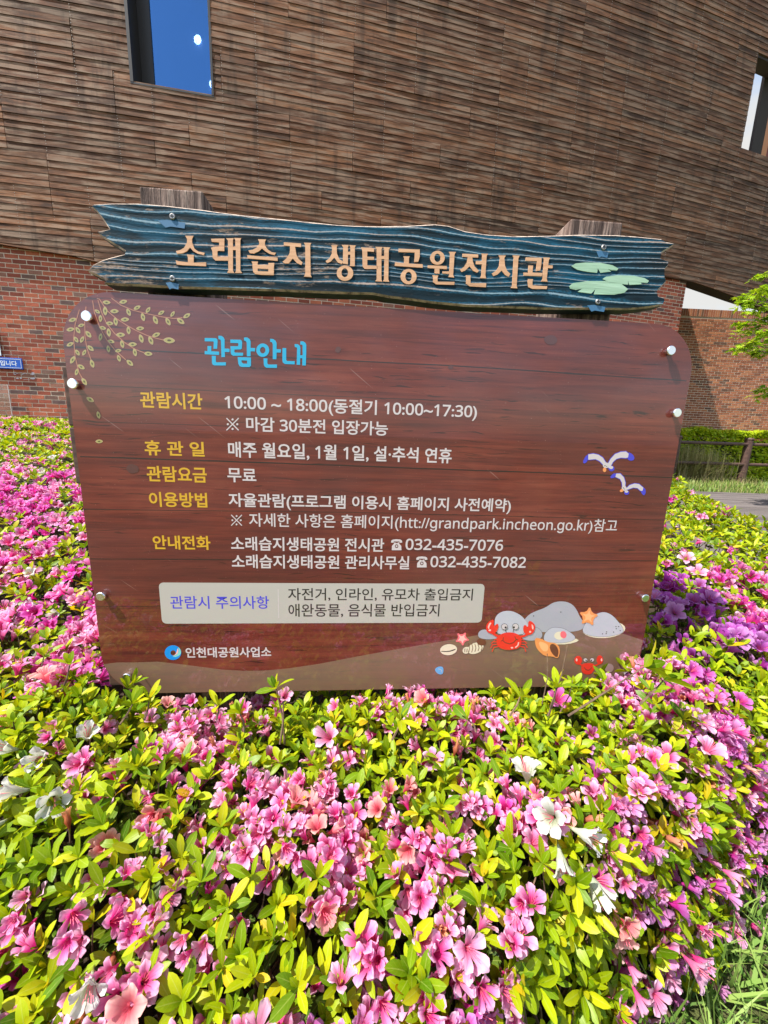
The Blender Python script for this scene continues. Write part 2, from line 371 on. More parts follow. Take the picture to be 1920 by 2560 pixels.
def _post(b):
    o = b.obj(); x, y, z = b.xyz(o)
    n = b.noise(b.vec(b.math('MULTIPLY', x, 70.0), b.math('MULTIPLY', y, 70.0), b.math('MULTIPLY', z, 5.0)), 1, 5, .7, .4)
    n2 = b.noise(b.vec(b.math('MULTIPLY', x, 22.0), b.math('MULTIPLY', y, 22.0), b.math('MULTIPLY', z, 2.0)), 1, 4, .6, .8)
    c = b.ramp(n, [(.3, srgb(58, 44, 40)), (.46, srgb(104, 84, 76)), (.56, srgb(142, 120, 110)), (.7, srgb(172, 154, 142))])
    c = b.mix(b.ramp(n2, [(.36, .8), (.46, 0.0)]), c, srgb(44, 30, 28))
    b.bsdf(c, .85, .3, nrm=b.bump(b.math('ADD', n, n2), 1.0, .012))
M_POST = mat('weathered_post', _post)
M_BACK = mat('backing_timber', lambda b: b.bsdf(b.ramp(b.noise(b.scale(b.obj(), (3, 30, 60)), 1, 4), [(.35, srgb(62, 44, 38)), (.65, srgb(98, 72, 60))]), .8))
M_EDGE = plain('panel_edge', srgb(74, 54, 46), .4)
M_STEEL = mat('stainless_cap', lambda b: b.bsdf((.86, .87, .90), .22, metal=1.0))
M_SCREW = plain('screw_steel', (.4, .38, .36), .4, metal=.9)
# plants
def _leaf(b, pal, tr=.42, gloss=.42, coat=0.0):
    r = b.rnd(); uv = b.uv(); t, a, _ = b.xyz(uv)
    g = b.geo()
    c = b.ramp(r, pal)
    mid = b.ramp(b.math('ABSOLUTE', b.math('SUBTRACT', a, .5)), [(.0, 1.0), (.06, 0.0)])
    vein = b.math('FRACT', b.math('ADD', b.math('MULTIPLY', t, 6.0), b.math('MULTIPLY', b.math('ABSOLUTE', b.math('SUBTRACT', a, .5)), -3.0)))
    vn = b.ramp(vein, [(.0, .22), (.12, 0.0)])
    c = b.mix(b.math('MULTIPLY', mid, .35), c, srgb(196, 204, 110)); c = b.mix(vn, c, srgb(176, 190, 90))
    n = b.noise(g, 45, 3, .6); c = b.mix(.25, c, b.ramp(n, [(.3, .3), (.7, .75)]), 'OVERLAY')
    back = b.n('NewGeometry').outputs['Backfacing']
    p = b.bsdf(c, gloss, .3, nrm=b.bump(vein, .12, .002), finish=False)
    tl = b.n('BsdfTranslucent'); b.l(b.mix(1.0, c, (1.15, 1.0, .42), 'MULTIPLY'), tl.inputs[0])
    mx = b.n('MixShader'); mx.inputs[0].default_value = tr; b.l(p, mx.inputs[1]); b.l(tl.outputs[0], mx.inputs[2]); b.l(mx.outputs[0], b.out.inputs[0])
PAL = [(0, srgb(82, 120, 8)), (.25, srgb(120, 150, 6)), (.5, srgb(148, 170, 8)), (.78, srgb(172, 186, 12)), (.95, srgb(184, 184, 22)), (1, srgb(196, 168, 20))]
M_LEAF = mat('azalea_leaf', lambda b: _leaf(b, PAL))
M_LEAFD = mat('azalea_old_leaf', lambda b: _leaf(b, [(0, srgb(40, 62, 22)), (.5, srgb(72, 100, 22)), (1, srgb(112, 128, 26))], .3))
M_MAPLE = mat('maple_leaf', lambda b: _leaf(b, [(0, srgb(104, 150, 20)), (.5, srgb(150, 188, 34)), (1, srgb(190, 212, 60))], .5))
M_HEDGE = mat('hedge_leaf', lambda b: _leaf(b, [(0, srgb(130, 166, 18)), (.5, srgb(176, 200, 24)), (1, srgb(212, 220, 50))], .55))
M_TWIG = mat('twig_bark', lambda b: b.bsdf(b.ramp(b.noise(b.geo(), 60, 3), [(.3, srgb(70, 52, 40)), (.7, srgb(122, 98, 78))]), .85))
def _petal(b, throat, mid, tip, tr=.5):
    r = b.rnd(); uv = b.uv(); t, a, _ = b.xyz(uv); g = b.geo()
    c = b.ramp(t, [(.0, throat), (.42, throat), (.68, mid), (1.0, tip)])
    pale = tuple(min(1, x * .5 + .5 * y) for x, y in zip(tip, (.93, .80, .84)))
    c = b.mix(b.math('MULTIPLY', b.ramp(r, [(.4, 0.0), (1.0, .65)]), t), c, pale)
    c = b.mix(b.ramp(r, [(0.0, .25), (.2, 0.0)]), c, throat)
    vn = b.ramp(b.math('ABSOLUTE', b.math('SUBTRACT', a, .5)), [(0, .22), (.08, 0.0)]); c = b.mix(vn, c, throat)
    p = b.bsdf(c, .55, .25, finish=False, nrm=b.bump(b.noise(b.scale(uv, (3, 14, 1)), 1, 3), .2, .002))
    tl = b.n('BsdfTranslucent'); b.l(c, tl.inputs[0])
    mx = b.n('MixShader'); mx.inputs[0].default_value = tr; b.l(p, mx.inputs[1]); b.l(tl.outputs[0], mx.inputs[2]); b.l(mx.outputs[0], b.out.inputs[0])
PET = {
 'pink': mat('petal_pink', lambda b: _petal(b, srgb(214, 46, 134), srgb(234, 134, 192), srgb(244, 196, 224))),
 'magenta': mat('petal_magenta', lambda b: _petal(b, srgb(196, 20, 118), srgb(222, 72, 176), srgb(234, 124, 210))),
 'purple': mat('petal_purple', lambda b: _petal(b, srgb(150, 24, 122), srgb(174, 70, 172), srgb(194, 112, 200))),
 'lilac': mat('petal_lilac', lambda b: _petal(b, srgb(188, 40, 140), srgb(206, 102, 188), srgb(226, 152, 214))),
 'salmon': mat('petal_salmon', lambda b: _petal(b, srgb(214, 84, 104), srgb(236, 146, 146), srgb(244, 190, 178))),
 'white': mat('petal_white', lambda b: _petal(b, srgb(180, 188, 160), srgb(206, 208, 200), srgb(216, 217, 214), .4)),
 'wilted': mat('petal_wilted', lambda b: _petal(b, srgb(150, 72, 40), srgb(196, 122, 80), srgb(222, 160, 120), .3)),
}
M_STAMEN = plain('stamen', srgb(216, 96, 120), .6); M_CALYX = plain('calyx', srgb(120, 122, 40), .7)
def _soil(b):
    g = b.geo(); n = b.noise(g, 12, 6, .7)
    b.bsdf(b.ramp(n, [(.3, (.018, .012, .008)), (.6, (.05, .035, .024)), (.75, (.09, .066, .045))]), .95, .2, nrm=b.bump(n, 1.0, .03))
M_SOIL = mat('bed_soil', _soil)
def _ground(b):
    g = b.geo(); n = b.noise(g, 1.3, 5, .6); n2 = b.noise(g, 40, 5, .7)
    c = b.ramp(n, [(.35, (.055, .075, .022)), (.5, (.085, .10, .03)), (.65, (.14, .12, .06))])
    c = b.mix(.5, c, b.ramp(n2, [(.3, .2), (.7, .8)]), 'OVERLAY')
    b.bsdf(c, .95, .2, nrm=b.bump(n2, 1.0, .03))
M_GROUND = mat('grassy_ground', _ground)
def _grass(b, pal):
    r = b.rnd(); uv = b.uv(); t, a, _ = b.xyz(uv); c = b.ramp(r, pal); c = b.mix(b.math('MULTIPLY', t, .3), c, srgb(170, 186, 96))
    p = b.bsdf(c, .5, .4, finish=False); tl = b.n('BsdfTranslucent'); b.l(c, tl.inputs[0])
    mx = b.n('MixShader'); mx.inputs[0].default_value = .3; b.l(p, mx.inputs[1]); b.l(tl.outputs[0], mx.inputs[2]); b.l(mx.outputs[0], b.out.inputs[0])
M_GRASS = mat('grass_blade', lambda b: _grass(b, [(0, srgb(66, 104, 40)), (.5, srgb(96, 136, 54)), (1, srgb(136, 164, 80))]))
M_WEED = mat('weed_leaf', lambda b: _grass(b, [(0, srgb(52, 92, 30)), (.5, srgb(84, 124, 38)), (1, srgb(128, 150, 50))]))
M_DRY = mat('dry_grass_blade', lambda b: _grass(b, [(0, srgb(150, 132, 92)), (.5, srgb(184, 164, 122)), (1, srgb(130, 140, 70))]))
def _deck(b):
    r = b.rnd(); o = b.obj(); x, y, z = b.xyz(o)
    n = b.noise(b.vec(b.math('MULTIPLY', x, 3.0), b.math('MULTIPLY', y, 70.0), b.math('MULTIPLY', r, 20.0)), 1, 5, .65, .3)
    c = b.ramp(r, [(0, srgb(88, 82, 80)), (.5, srgb(104, 97, 95)), (1, srgb(80, 73, 70))])
    c = b.mix(.6, c, b.ramp(n, [(.3, .25), (.7, .8)]), 'OVERLAY')
    b.bsdf(c, .85, .25, nrm=b.bump(n, .5, .004))
M_DECK = mat('grey_deck_board', _deck)
M_FENCE = mat('brown_fence_paint', lambda b: b.bsdf(b.ramp(b.noise(b.geo(), 14, 4), [(.3, srgb(66, 46, 40)), (.7, srgb(94, 68, 58))]), .6))
M_PLATE = plain('blue_plate', srgb(8, 84, 186), .35); M_PWHITE = plain('plate_white', srgb(224, 232, 242), .4)
M_BARK = mat('tree_bark', lambda b: b.bsdf(b.ramp(b.noise(b.geo(), 20, 5), [(.3, srgb(72, 58, 46)), (.7, srgb(124, 106, 88))]), .9))

# ================================================================== BED SURFACE
def _prof(d, pts):
    if d <= pts[0][0]: return pts[0][1]
    for (a, x), (b_, y) in zip(pts, pts[1:]):
        if d <= b_:
            t = (d - a) / (b_ - a); t = t * t * (3 - 2 * t) if False else t
            return x + (y - x) * t
    return pts[-1][1]
PL = [(.15, -.82), (.3, -.765), (.45, -.71), (.62, -.675), (.85, -.685), (1.0, -.685), (1.5, -.55), (2, -.39), (3, -.16), (4.5, .02), (6, .05)]
PR = [(.15, -.80), (.35, -.72), (.55, -.66), (1, -.60), (1.6, -.52), (2.1, -.47), (2.7, -.40), (3.6, -.30), (4.5, -.26)]
def front(x): return (.17 + .60 * x) if x > -.1 else (.11 + .10 * (x + .1))
def rightb(y): return 1.72 + .30 * y
def farb(x):
    if x < 0.5: return W(_inv(x), 0.0)[1] - .35
    return max(4.2, W(_inv(.5), 0)[1] - .35 - (x - .5) * 1.6)
def _inv(x): return float(np.interp(x, _X, _ss))
def edge_dist(x, y):
    return min((y - front(x)) * .9, (rightb(y) - x) * .96, farb(x) - y)
def S(x, y):
    k = min(1, max(0, (x + .2) / 1.1)); h = _prof(y, PL) * (1 - k) + _prof(y, PR) * k
    h += .045 * noise.noise((x * 2.6, y * 2.6, 1.0)) + .028 * noise.noise((x * 6.5, y * 6.5, 5.0))
    q = Vector((x, y, 0)) - SN * (D0 * SN.y); u = q.dot(SE); dpt = q.dot(SN)
    if dpt > -.3 and dpt < -.035 and (-.80 < u < -.62 or .74 < u < .90): h += .026 * min(1, (dpt + .3) / .12)
    if -.74 < u < .90 and -.12 < dpt < .22 and (dpt > -.03 or -.58 < u < .54): 
        f = min(1, (dpt + .12) / .07, (.22 - dpt) / .08, (u + .74) / .05, (.90 - u) / .05); h = min(h, h * (1 - f) + (-.78) * f)
    e = edge_dist(x, y)
    if e < .16: h -= .42 * (1 - max(-.02, e) / .16) ** 2.2
    return h + CAM_Z
def Snorm(x, y):
    e = .03; return Vector((S(x - e, y) - S(x + e, y), S(x, y - e) - S(x, y + e), 2 * e)).normalized()

# ================================================================== GROUND
gm = mesh_from([(-400, -400, 0), (400, -400, 0), (400, 400, 0), (-400, 400, 0)], [(0, 1, 2, 3)])
tag(mobj('ground', gm, M_GROUND), kind='structure')
def soil_mesh():
    V, Fc = [], []; xs = np.arange(-8.5, 3.4, .12); ys = np.arange(-.4, 7.2, .12)
    for j, y in enumerate(ys):
        for i, x in enumerate(xs):
            e = edge_dist(x, y); z = max(0, S(x, y) - .34) if e > 0 else -.05
            z = min(z, max(0, e) * 1.2) if e > 0 else -.05
            V.append((x, y, z + .004))
    n = len(xs)
    for j in range(len(ys) - 1):
        for i in range(n - 1):
            a = j * n + i; Fc.append((a, a + 1, a + n + 1, a + n))
    return mesh_from(V, Fc)
tag(mobj('planting_bed_soil', soil_mesh(), M_SOIL, smooth=True), kind='structure')

# boardwalk
bw = empty('boardwalk', (5.5, 6, 0)); tag(bw, kind='structure')
y = 2.6; k = 0
pv, pf = box_data(-1, 1, -.5, .5, -.5, .5)
while y < 8.15:
    wd = .145; x0 = 1.9 + .34 * y if y < 7.7 else 3.5; x1 = 15.0 if y < 7.2 else 15.0 - (y - 7.2) * 1.5
    zz = .052 + rng.uniform(-.0025, .0025)
    segs = [x0 - .8, x0 + rng.uniform(2.2, 4.2), x0 + rng.uniform(5.5, 8), x1]
    for a, b_ in zip(segs, segs[1:]):
        if b_ - a < .3: continue
        v, f = box_data(-(b_ - a) / 2 + .003, (b_ - a) / 2 - .003, -wd / 2 + .004, wd / 2 - .004, -.03, 0)
        o = mobj('deck_board', mesh_from(v, f), M_DECK, bw, loc=((a + b_) / 2 - 5.5, y - 6, zz)); o.rotation_euler.z = rng.uniform(-.0008, .0008)
    y += wd
v, f = box_data(2.2, 15, 2.6, 8.1, 0.003, .018); mobj('deck_frame', mesh_from(v, f), M_DARK, bw, loc=(-5.5, -6, 0))

# ================================================================== EXHIBITION BUILDING
bld = empty('exhibition_building', (0, 8, 0), label='curved exhibition building with weathered timber cladding over a red brick base, behind the sign', cat='building')
BO = Vector((0, 8, 0))
_wbs = [(-8, 4.3), (-3, 3.95), (-.29, 3.643), (.68, 3.579), (1.01, 3.525), (2.5, 3.50), (6, 3.75), (9.5, 4.25), (11.49, 4.459), (12.3, 4.466), (14, 4.29), (22, 3.9)]
def wood_bottom(s): return float(np.interp(s, [a for a, _ in _wbs], [b_ for _, b_ in _wbs]))
S_END = 12.27
W1 = (1.76, 2.865, 5.978, 9.3); W2 = (13.06, 15.2, 7.062, 8.63)
# mortar backing wall (curved) and building body
def wall_sheet(s0, s1, off, z0, z1f, step=.5):
    V, Fc = [], []; n = int((s1 - s0) / step) + 1
    for i in range(n + 1):
        s = s0 + (s1 - s0) * i / n; x, y_ = W(s, off); V += [(x, y_ - 8, z0), (x, y_ - 8, z1f(s))]
    for i in range(n): Fc.append((2 * i, 2 * i + 2, 2 * i + 3, 2 * i + 1))
    return mesh_from(V, Fc)
mobj('mortar_wall', wall_sheet(-7.5, S_END + .012, .0025, 0, lambda s: wood_bottom(s) + .12), M_MORTAR, bld)
# body block behind
def body():
    pts = [W(s, -.35) for s in np.linspace(-7.5, S_END - .01, 14)]; a = th(S_END); e = Vector(W(S_END, -.35)); bk = e + Vector((.19, .98)) * 2.85
    a0 = th(-7.5); e0 = Vector(W(-7.5, -.35)); bk0 = e0 + Vector((-math.sin(a0), math.cos(a0))) * 6
    pl = pts + [tuple(bk), (bk.x - 1.5, bk.y + 3.4), tuple(bk0)]
    n = len(pl); V = [(x, y_ - 8, 0) for x, y_ in pl] + [(x, y_ - 8, 7.85) for x, y_ in pl]
    Fc = [(i, (i + 1) % n, (i + 1) % n + n, i + n) for i in range(n) if not (3 <= i <= 7 and False)]
    Fc.append(tuple(range(n, 2 * n)))
    return mesh_from(V, Fc), bk
# the room behind the window needs an opening: body starts 0.35 m back, room box sits in front of it
bm_, BK = body(); bodyo = mobj('building_body', bm_, M_MORTAR, bld)
# bricks
brick_meshes = []
for k in range(4):
    j = lambda: rng.uniform(-.0012, .0012)
    v, f = box_data(-.0932, .0932, -.03, .03, -.0273, .0273); v = [(a + j(), b_ + j() * 1.2, c + j()) for a, b_, c in v]
    me = mesh_from(v, f); me.materials.append(M_BRICK); brick_meshes.append(me)
closer = mesh_from(*box_data(-.038, .046, -.03, .03, -.0273, .0273)); closer.materials.append(M_BRICK)
cand = []; quoin = []
row = 0; z = .034
while z < 4.5:
    s = -7.4 + (.1 if row % 2 else 0)
    while s < S_END - .05:
        if z + .03 < wood_bottom(s) + .06:
            sb = min(s, S_END - .1)
            mm = Wm(s, -.024 + rng.uniform(-.0015, .0015), z); cand.append((mm, s))
        s += .2
        if row % 2 and z < wood_bottom(S_END): quoin.append(np.array(Matrix.Translation(-BO) @ Wm(S_END + .0005 - .022, -.024, z)))
    row += 1; z += .067
scored = []
for mm, s in cand:
    q = project(mm.translation); sc = 0
    if q and -15 < q[0] < 1935 and -15 < q[1] < 1060:
        hid = (160 < q[0] < 1720 and q[1] > 830) or (230 < q[0] < 1600 and not (720 < q[1] < 815)) or (365<q[0]<560 and q[1]>700) or (1400<q[0]<1530 and q[1]>700) or (q[0] > 230 and q[0] < 1640 and q[1] < 728)
        if not hid: sc = 1e3 / q[2]
    scored.append((sc, mm))
scored.sort(key=lambda t: -t[0])
BLi = Matrix.Translation(-BO)
cut = 300
for i, (sc, mm) in enumerate(scored[:cut]):
    o = bpy.data.objects.new('brick', brick_meshes[i % 4]); link(o, bld); o.matrix_local = BLi @ mm
rest = [np.array(BLi @ mm) for sc, mm in scored[cut:]]
tag(mobj('quoin_bricks', bake(closer, quoin), None, bld), kind='stuff')
tag(mobj('brick_courses', bake(brick_meshes[0], rest), None, bld), kind='stuff')
# return wall at the building end (faces the garden wall)
def end_bricks():
    out = []; a = th(S_END); d = Vector((.19, .982, 0)); p0 = Vector((*W(S_END, 0), 0)); z = .034; r_ = 0
    while z < 7.8:
        t = .1 + (.1 if r_ % 2 else 0)
        while t < 2.5:
            mm = Matrix.Rotation(math.atan2(.982, .19), 4, 'Z'); mm.translation = p0 + d * t + Vector((-.03 * .982, .03 * .19, z)) ; out.append(np.array(BLi @ mm)); t += .2
        z += .067; r_ += 1
    return out
tag(mobj('end_brick_courses', bake(brick_meshes[1], end_bricks()), None, bld), kind='stuff')
# stone panel in the brickwork
sA, zA = facade_hit(1347, 779); sB, zB = facade_hit(1391, 799)
v, f = box_data(-(sB - sA) / 2, (sB - sA) / 2, -.05, .03, -.6, .14); o = mobj('stone_panel', mesh_from(v, f), M_STONE, bld); o.matrix_local = BLi @ Wm((sA + sB) / 2, .02, 3.45)

# cladding planks --------------------------------------------------------------
PITCH = .0895
planks = []; nails = []
zt = 9.72; r_ = 0; z = 3.40; grp = 0; goff = 0
def subtract(seg, hole):
    a, b_ = seg; c, d = hole
    if d <= a or c >= b_: return [seg]
    out = []
    if c > a: out.append((a, c))
    if d < b_: out.append((d, b_))
    return out
plk = []
while z < zt:
    if grp <= 0: grp = rng.randint(4, 9); goff = rng.choice([0, .5, 1.0, 1.5, 2.0])
    grp -= 1
    zc = z + PITCH / 2
    s = -7.5 + goff - 2.5
    while s < 21.5:
        L = rng.choice([1.5, 2.0, 2.0, 2.5]) if False else 2.0 + (0.5 if (r_ // 7) % 2 else 0)
        a, b_ = max(s, -7.5), min(s + L, 16.0); s += L
        if b_ - a < .1: continue
        segs = [(a, b_)]
        if W1[2] - .01 < zc < W1[3] + .02: segs = [t for q in segs for t in subtract(q, (W1[0], W1[1]))]
        if W2[2] - .01 < zc < W2[3] + .02: segs = [t for q in segs for t in subtract(q, (W2[0], W2[1]))]
        for a, b_ in segs:
            # trim where the curved lower edge passes
            ok = [t for t in np.linspace(a, b_, 41) if wood_bottom(t) < z + PITCH - .006]
            if not ok: continue
            a2, b2 = ok[0], ok[-1]
            if b2 - a2 < .06: continue
            plk.append((a2, b2, z))
    z += PITCH; r_ += 1
sc_list = []
for a, b_, z in plk:
    A = project((*W(a, .06), z)); B = project((*W(b_, .06), z)); vis = 0
    if A and B:
        lo, hi = min(A[0], B[0]), max(A[0], B[0]); ym = min(A[1], B[1]); yM = max(A[1], B[1])
        if hi > 0 and lo < 1920 and yM > -10 and ym < 760:
            vis = (min(hi, 1920) - max(lo, 0)) * 20
            if ym > 640 and 250 < lo and hi < 1640: vis = 0
    sc_list.append((vis, a, b_, z))
sc_list.sort(key=lambda t: -t[0])
def plank_geo(a, b_, z):
    L = b_ - a; g = .0025
    x0, x1 = -L / 2 + g, L / 2 - g; zt_, zb = PITCH - .0045, 0.0; tw = rng.uniform(-.0015, .0015); dp = rng.uniform(-.002, .002)
    n = max(2, int(L / .3)); V = []; Fc = []
    for i in range(n + 1):                       # follows the curve; lower edge stands 6 mm proud of the upper one
        x = x0 + (x1 - x0) * i / n; zb = min(zt_ - .002, max(0.0, wood_bottom((a + b_) / 2 + x) - z))
        V += [(x, -.022 + tw + dp, zb), (x, -.016 - tw + dp, zt_), (x, .004, zt_), (x, .004, zb)]
    for i in range(n):
        b0 = 4 * i
        for k in range(4): Fc.append((b0 + k, b0 + 4 + k, b0 + 4 + (k + 1) % 4, b0 + (k + 1) % 4))
    Fc.append((0, 1, 2, 3)); Fc.append((4 * n + 3, 4 * n + 2, 4 * n + 1, 4 * n))
    return V, Fc
restV, restF, restT = [], [], []
for i, (vis, a, b_, z) in enumerate(sc_list):
    V, Fc = plank_geo(a, b_, z); mm = BLi @ Wm((a + b_) / 2, .06, z)
    if i < 300 and vis > 0:
        o = mobj('cladding_plank', mesh_from(V, Fc), M_CLAD, bld); o.matrix_local = mm
    else:
        b0 = len(restV); restV += [mm @ Vector(q) for q in V]; restF += [tuple(t + b0 for t in q) for q in Fc]; restT += [rng.random()] * len(V)
me = mesh_from(restV, restF); at = me.attributes.new('tint', 'FLOAT', 'POINT'); at.data.foreach_set('value', restT)
tag(mobj('cladding_rows', me, M_CLAD, bld), kind='stuff')
# nails in vertical lines
nd = mesh_from(*box_data(-.0038, .0038, -.002, 0, -.0038, .0038)); nd.materials.append(M_NAIL)
nm = []
for s in np.arange(-7, 16, .5):
    for rr in range(76):
        z = 3.40 + rr * PITCH + PITCH * .3
        if z < wood_bottom(s) + .02 or z > 9.7: continue
        if noise.noise((s * 3, z * .9, 2)) < -.05: continue
        if (W1[0] < s < W1[1] and z > W1[2]) or (W2[0] < s < W2[1] and W2[2] < z < W2[3]): continue
        for dz in (0, .035): nm.append(np.array(BLi @ Wm(s + rng.uniform(.008, .016), .0825, z + dz)))
tag(mobj('nail_heads', bake(nd, nm), None, bld), kind='stuff')
# dark backing sheet of the cladding, split round the openings
def strip(s0, s1, off, z0f, z1f, mt, name, n=24, back=None):
    V, Fc = [], []
    for i in range(n + 1):
        s = s0 + (s1 - s0) * i / n; x, y_ = W(s, off); V += [(x, y_ - 8, z0f(s)), (x, y_ - 8, z1f(s))]
        if back is not None:
            x, y_ = W(s, back); V += [(x, y_ - 8, z0f(s)), (x, y_ - 8, z1f(s))]
    q = 4 if back is not None else 2
    for i in range(n):
        a = q * i; b0 = a + q
        Fc.append((a, b0, b0 + 1, a + 1))
        if q == 4: Fc += [(a + 2, a + 3, b0 + 3, b0 + 2), (a, a + 2, b0 + 2, b0), (a + 1, b0 + 1, b0 + 3, a + 3)]
    if q == 4: Fc += [(0, 1, 3, 2), (4 * n, 4 * n + 2, 4 * n + 3, 4 * n + 1)]
    return mobj(name, mesh_from(V, Fc), mt, bld)
fb = lambda s: wood_bottom(s) + .012
strip(-7.5, W1[0], .055, fb, lambda s: 9.8, M_DARK, 'cladding_batten', back=.002)
strip(W1[0], W1[1], .055, fb, lambda s: W1[2] - .002, M_DARK, 'cladding_batten', 6, back=.002)
strip(W1[0], W1[1], .055, lambda s: W1[3], lambda s: 9.8, M_DARK, 'cladding_batten', 6, back=.002)
strip(W1[1], 12.26, .055, fb, lambda s: 9.8, M_DARK, 'cladding_batten', back=.002)
# free-standing part of the timber screen: 0.26 m deep box, open at the window
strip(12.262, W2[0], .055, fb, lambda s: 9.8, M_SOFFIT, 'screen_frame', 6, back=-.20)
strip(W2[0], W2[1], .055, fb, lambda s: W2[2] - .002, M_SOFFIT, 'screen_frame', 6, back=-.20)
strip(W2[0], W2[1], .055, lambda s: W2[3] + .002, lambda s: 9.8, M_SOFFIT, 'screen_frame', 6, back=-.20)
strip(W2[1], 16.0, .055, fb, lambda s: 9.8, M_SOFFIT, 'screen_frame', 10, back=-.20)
# window 1: reveal, pane, room with two ceiling lamps
def wbox(s0, s1, o0, o1, z0, z1):
    V = []
    for z in (z0, z1):
        for o_ in (o0, o1):
            for s in (s0, s1):
                x, y_ = W(s, o_); V.append((x, y_ - 8, z))
    f = [(0, 2, 3, 1), (4, 5, 7, 6), (0, 1, 5, 4), (2, 6, 7, 3), (0, 4, 6, 2), (1, 3, 7, 5)]
    return V, f
win = mobj('window', mesh_from(*join([wbox(W1[0] - .03, W1[0] + .012, -.30, .088, W1[2], W1[3]), wbox(W1[1] - .012, W1[1] + .02, -.30, .088, W1[2], W1[3]),
      wbox(W1[0] - .03, W1[1] + .02, -.30, .086, W1[2] - .022, W1[2] - .002)])), M_FRAME, bld)
tag(win, label='tall dark framed window with a blue reflecting pane')
mobj('frame', mesh_from(*join([wbox(W1[0] + .014, W1[0] + .19, -.34, -.24, W1[2] + .001, W1[3]), wbox(W1[1] - .03, W1[1] - .013, -.32, -.2, W1[2] + .001, W1[3])])), M_FRAME, win)
mobj('pane', mesh_from(*wbox(W1[0] + .19, W1[1] - .03, -.275, -.262, W1[2] + .002, W1[3])), M_GLASS, win)
# right opening: dark post and salmon jamb seen through it
_a = facade_hit(1877, 378, -.21)[0]; _b = facade_hit(1902, 386, -.21)[0]; _c = facade_hit(1912, 390, -.23)[0]
mobj('window_post', mesh_from(*wbox(_a, _b, -.205, -.26, W2[2] - .1, W2[3] + .1)), M_SOFFIT, bld)
mobj('window_jamb', mesh_from(*wbox(_b, _c, -.207, -.25, W2[2] - .1, W2[3] + .1)), M_SALMON, bld)
mobj('window_post', mesh_from(*wbox(_c, W2[1] + .1, -.209, -.25, W2[2] - .1, W2[3] + .1)), plain('reddish_panel', srgb(120, 60, 48), .7), bld)

# small room behind window 1, cut into the body by keeping the body's front closed further back
room = mobj('window_room', mesh_from(*wbox(W1[0] + .01, W1[1] - .01, -.348, -.36, W1[2], W1[3])), M_ROOM, bld)
for (px, py, rr) in ((493, 98, .062), (531, 209, .055)):
    s_, z_ = facade_hit(px, py, -.30)
    V = []; 
    for t in range(20): V.append((rr * .82 * math.cos(t * math.pi / 10), 0, rr * math.sin(t * math.pi / 10)))
    V += [(x, .012, z) for x, y_, z in V[:20]]
    Fc = [tuple(range(20)), tuple(range(39, 19, -1))] + [(t, (t + 1) % 20, 20 + (t + 1) % 20, 20 + t) for t in range(20)]
    o = mobj('ceiling_lamp', mesh_from(V, Fc), M_LAMP); o.matrix_world = Wm(s_, -.30, z_) @ Matrix.Rotation(R(25), 4, 'Y')
    tag(o, label='larger round white lamp behind the blue window pane' if rr > .06 else 'round white lamp half hidden at the lower right of the blue window pane', cat='lamp', group='lamps behind the window')

# ================================================================== GARDEN WALL
GA = R(2.5); gE = Vector((math.cos(GA), math.sin(GA), 0)); gN = Vector((-math.sin(GA), math.cos(GA), 0)); G0 = Vector((9.8, 11.85, 0))
gw = empty('garden_wall', (9.8, 11.85, 0), label='long tan brick garden wall with a soldier course on top, right of the building', cat='wall')
GT = 4.80
Mg = Matrix.Rotation(GA, 4, 'Z')
gtop = GT - .20
v, f = box_data(-4.3, 12, -.0015, .23, 0, gtop); o = mobj('mortar_core', mesh_from(v, f), M_MORTAR, gw); o.matrix_local = Mg
v, f = box_data(-4.3, 12, -.0095, .235, gtop, GT - .006); o = mobj('mortar_core', mesh_from(v, f), M_MORTAR, gw); o.matrix_local = Mg
gb = []
for k in range(2):
    me = brick_meshes[k].copy(); me.materials.clear(); me.materials.append(M_BRICK2); gb.append(me)
gc = []; z = .034; r_ = 0
while z < gtop - .02:
    x = -4.2 + (.1 if r_ % 2 else 0)
    while x < 11.9:
        mm = Mg @ Matrix.Translation((x, .025 + rng.uniform(-.002, .002), z)); q = project(G0 + mm.translation); sc = 0
        if q and 1700 < q[0] < 1925 and 770 < q[1] < 1070: sc = 1e3 / q[2] - abs(q[1] - 920) * .12
        gc.append((sc, mm)); x += .2
    z += .067; r_ += 1
gc.sort(key=lambda t: -t[0])
for i, (sc, mm) in enumerate(gc[:300]):
    o = bpy.data.objects.new('brick', gb[i % 2]); link(o, gw); o.matrix_local = mm
tag(mobj('brick_courses', bake(gb[0], [np.array(mm) for sc, mm in gc[300:]]), None, gw), kind='stuff')
cv = mesh_from(*box_data(-.0285, .0285, -.03, .2, -.095, .095)); cv.materials.append(M_BRICK2)
x = -4.2; i = 0
sold = []
while x < 11.9:
    mm = Mg @ Matrix.Translation((x, .018, gtop + .10)); q = project(G0 + mm.translation)
    if q and 1695 < q[0] < 1930:
        o = bpy.data.objects.new('coping_brick', cv); link(o, gw); o.matrix_local = mm
    else: sold.append(np.array(mm))
    x += .067
tag(mobj('coping_course', bake(cv, sold), None, gw), kind='stuff')

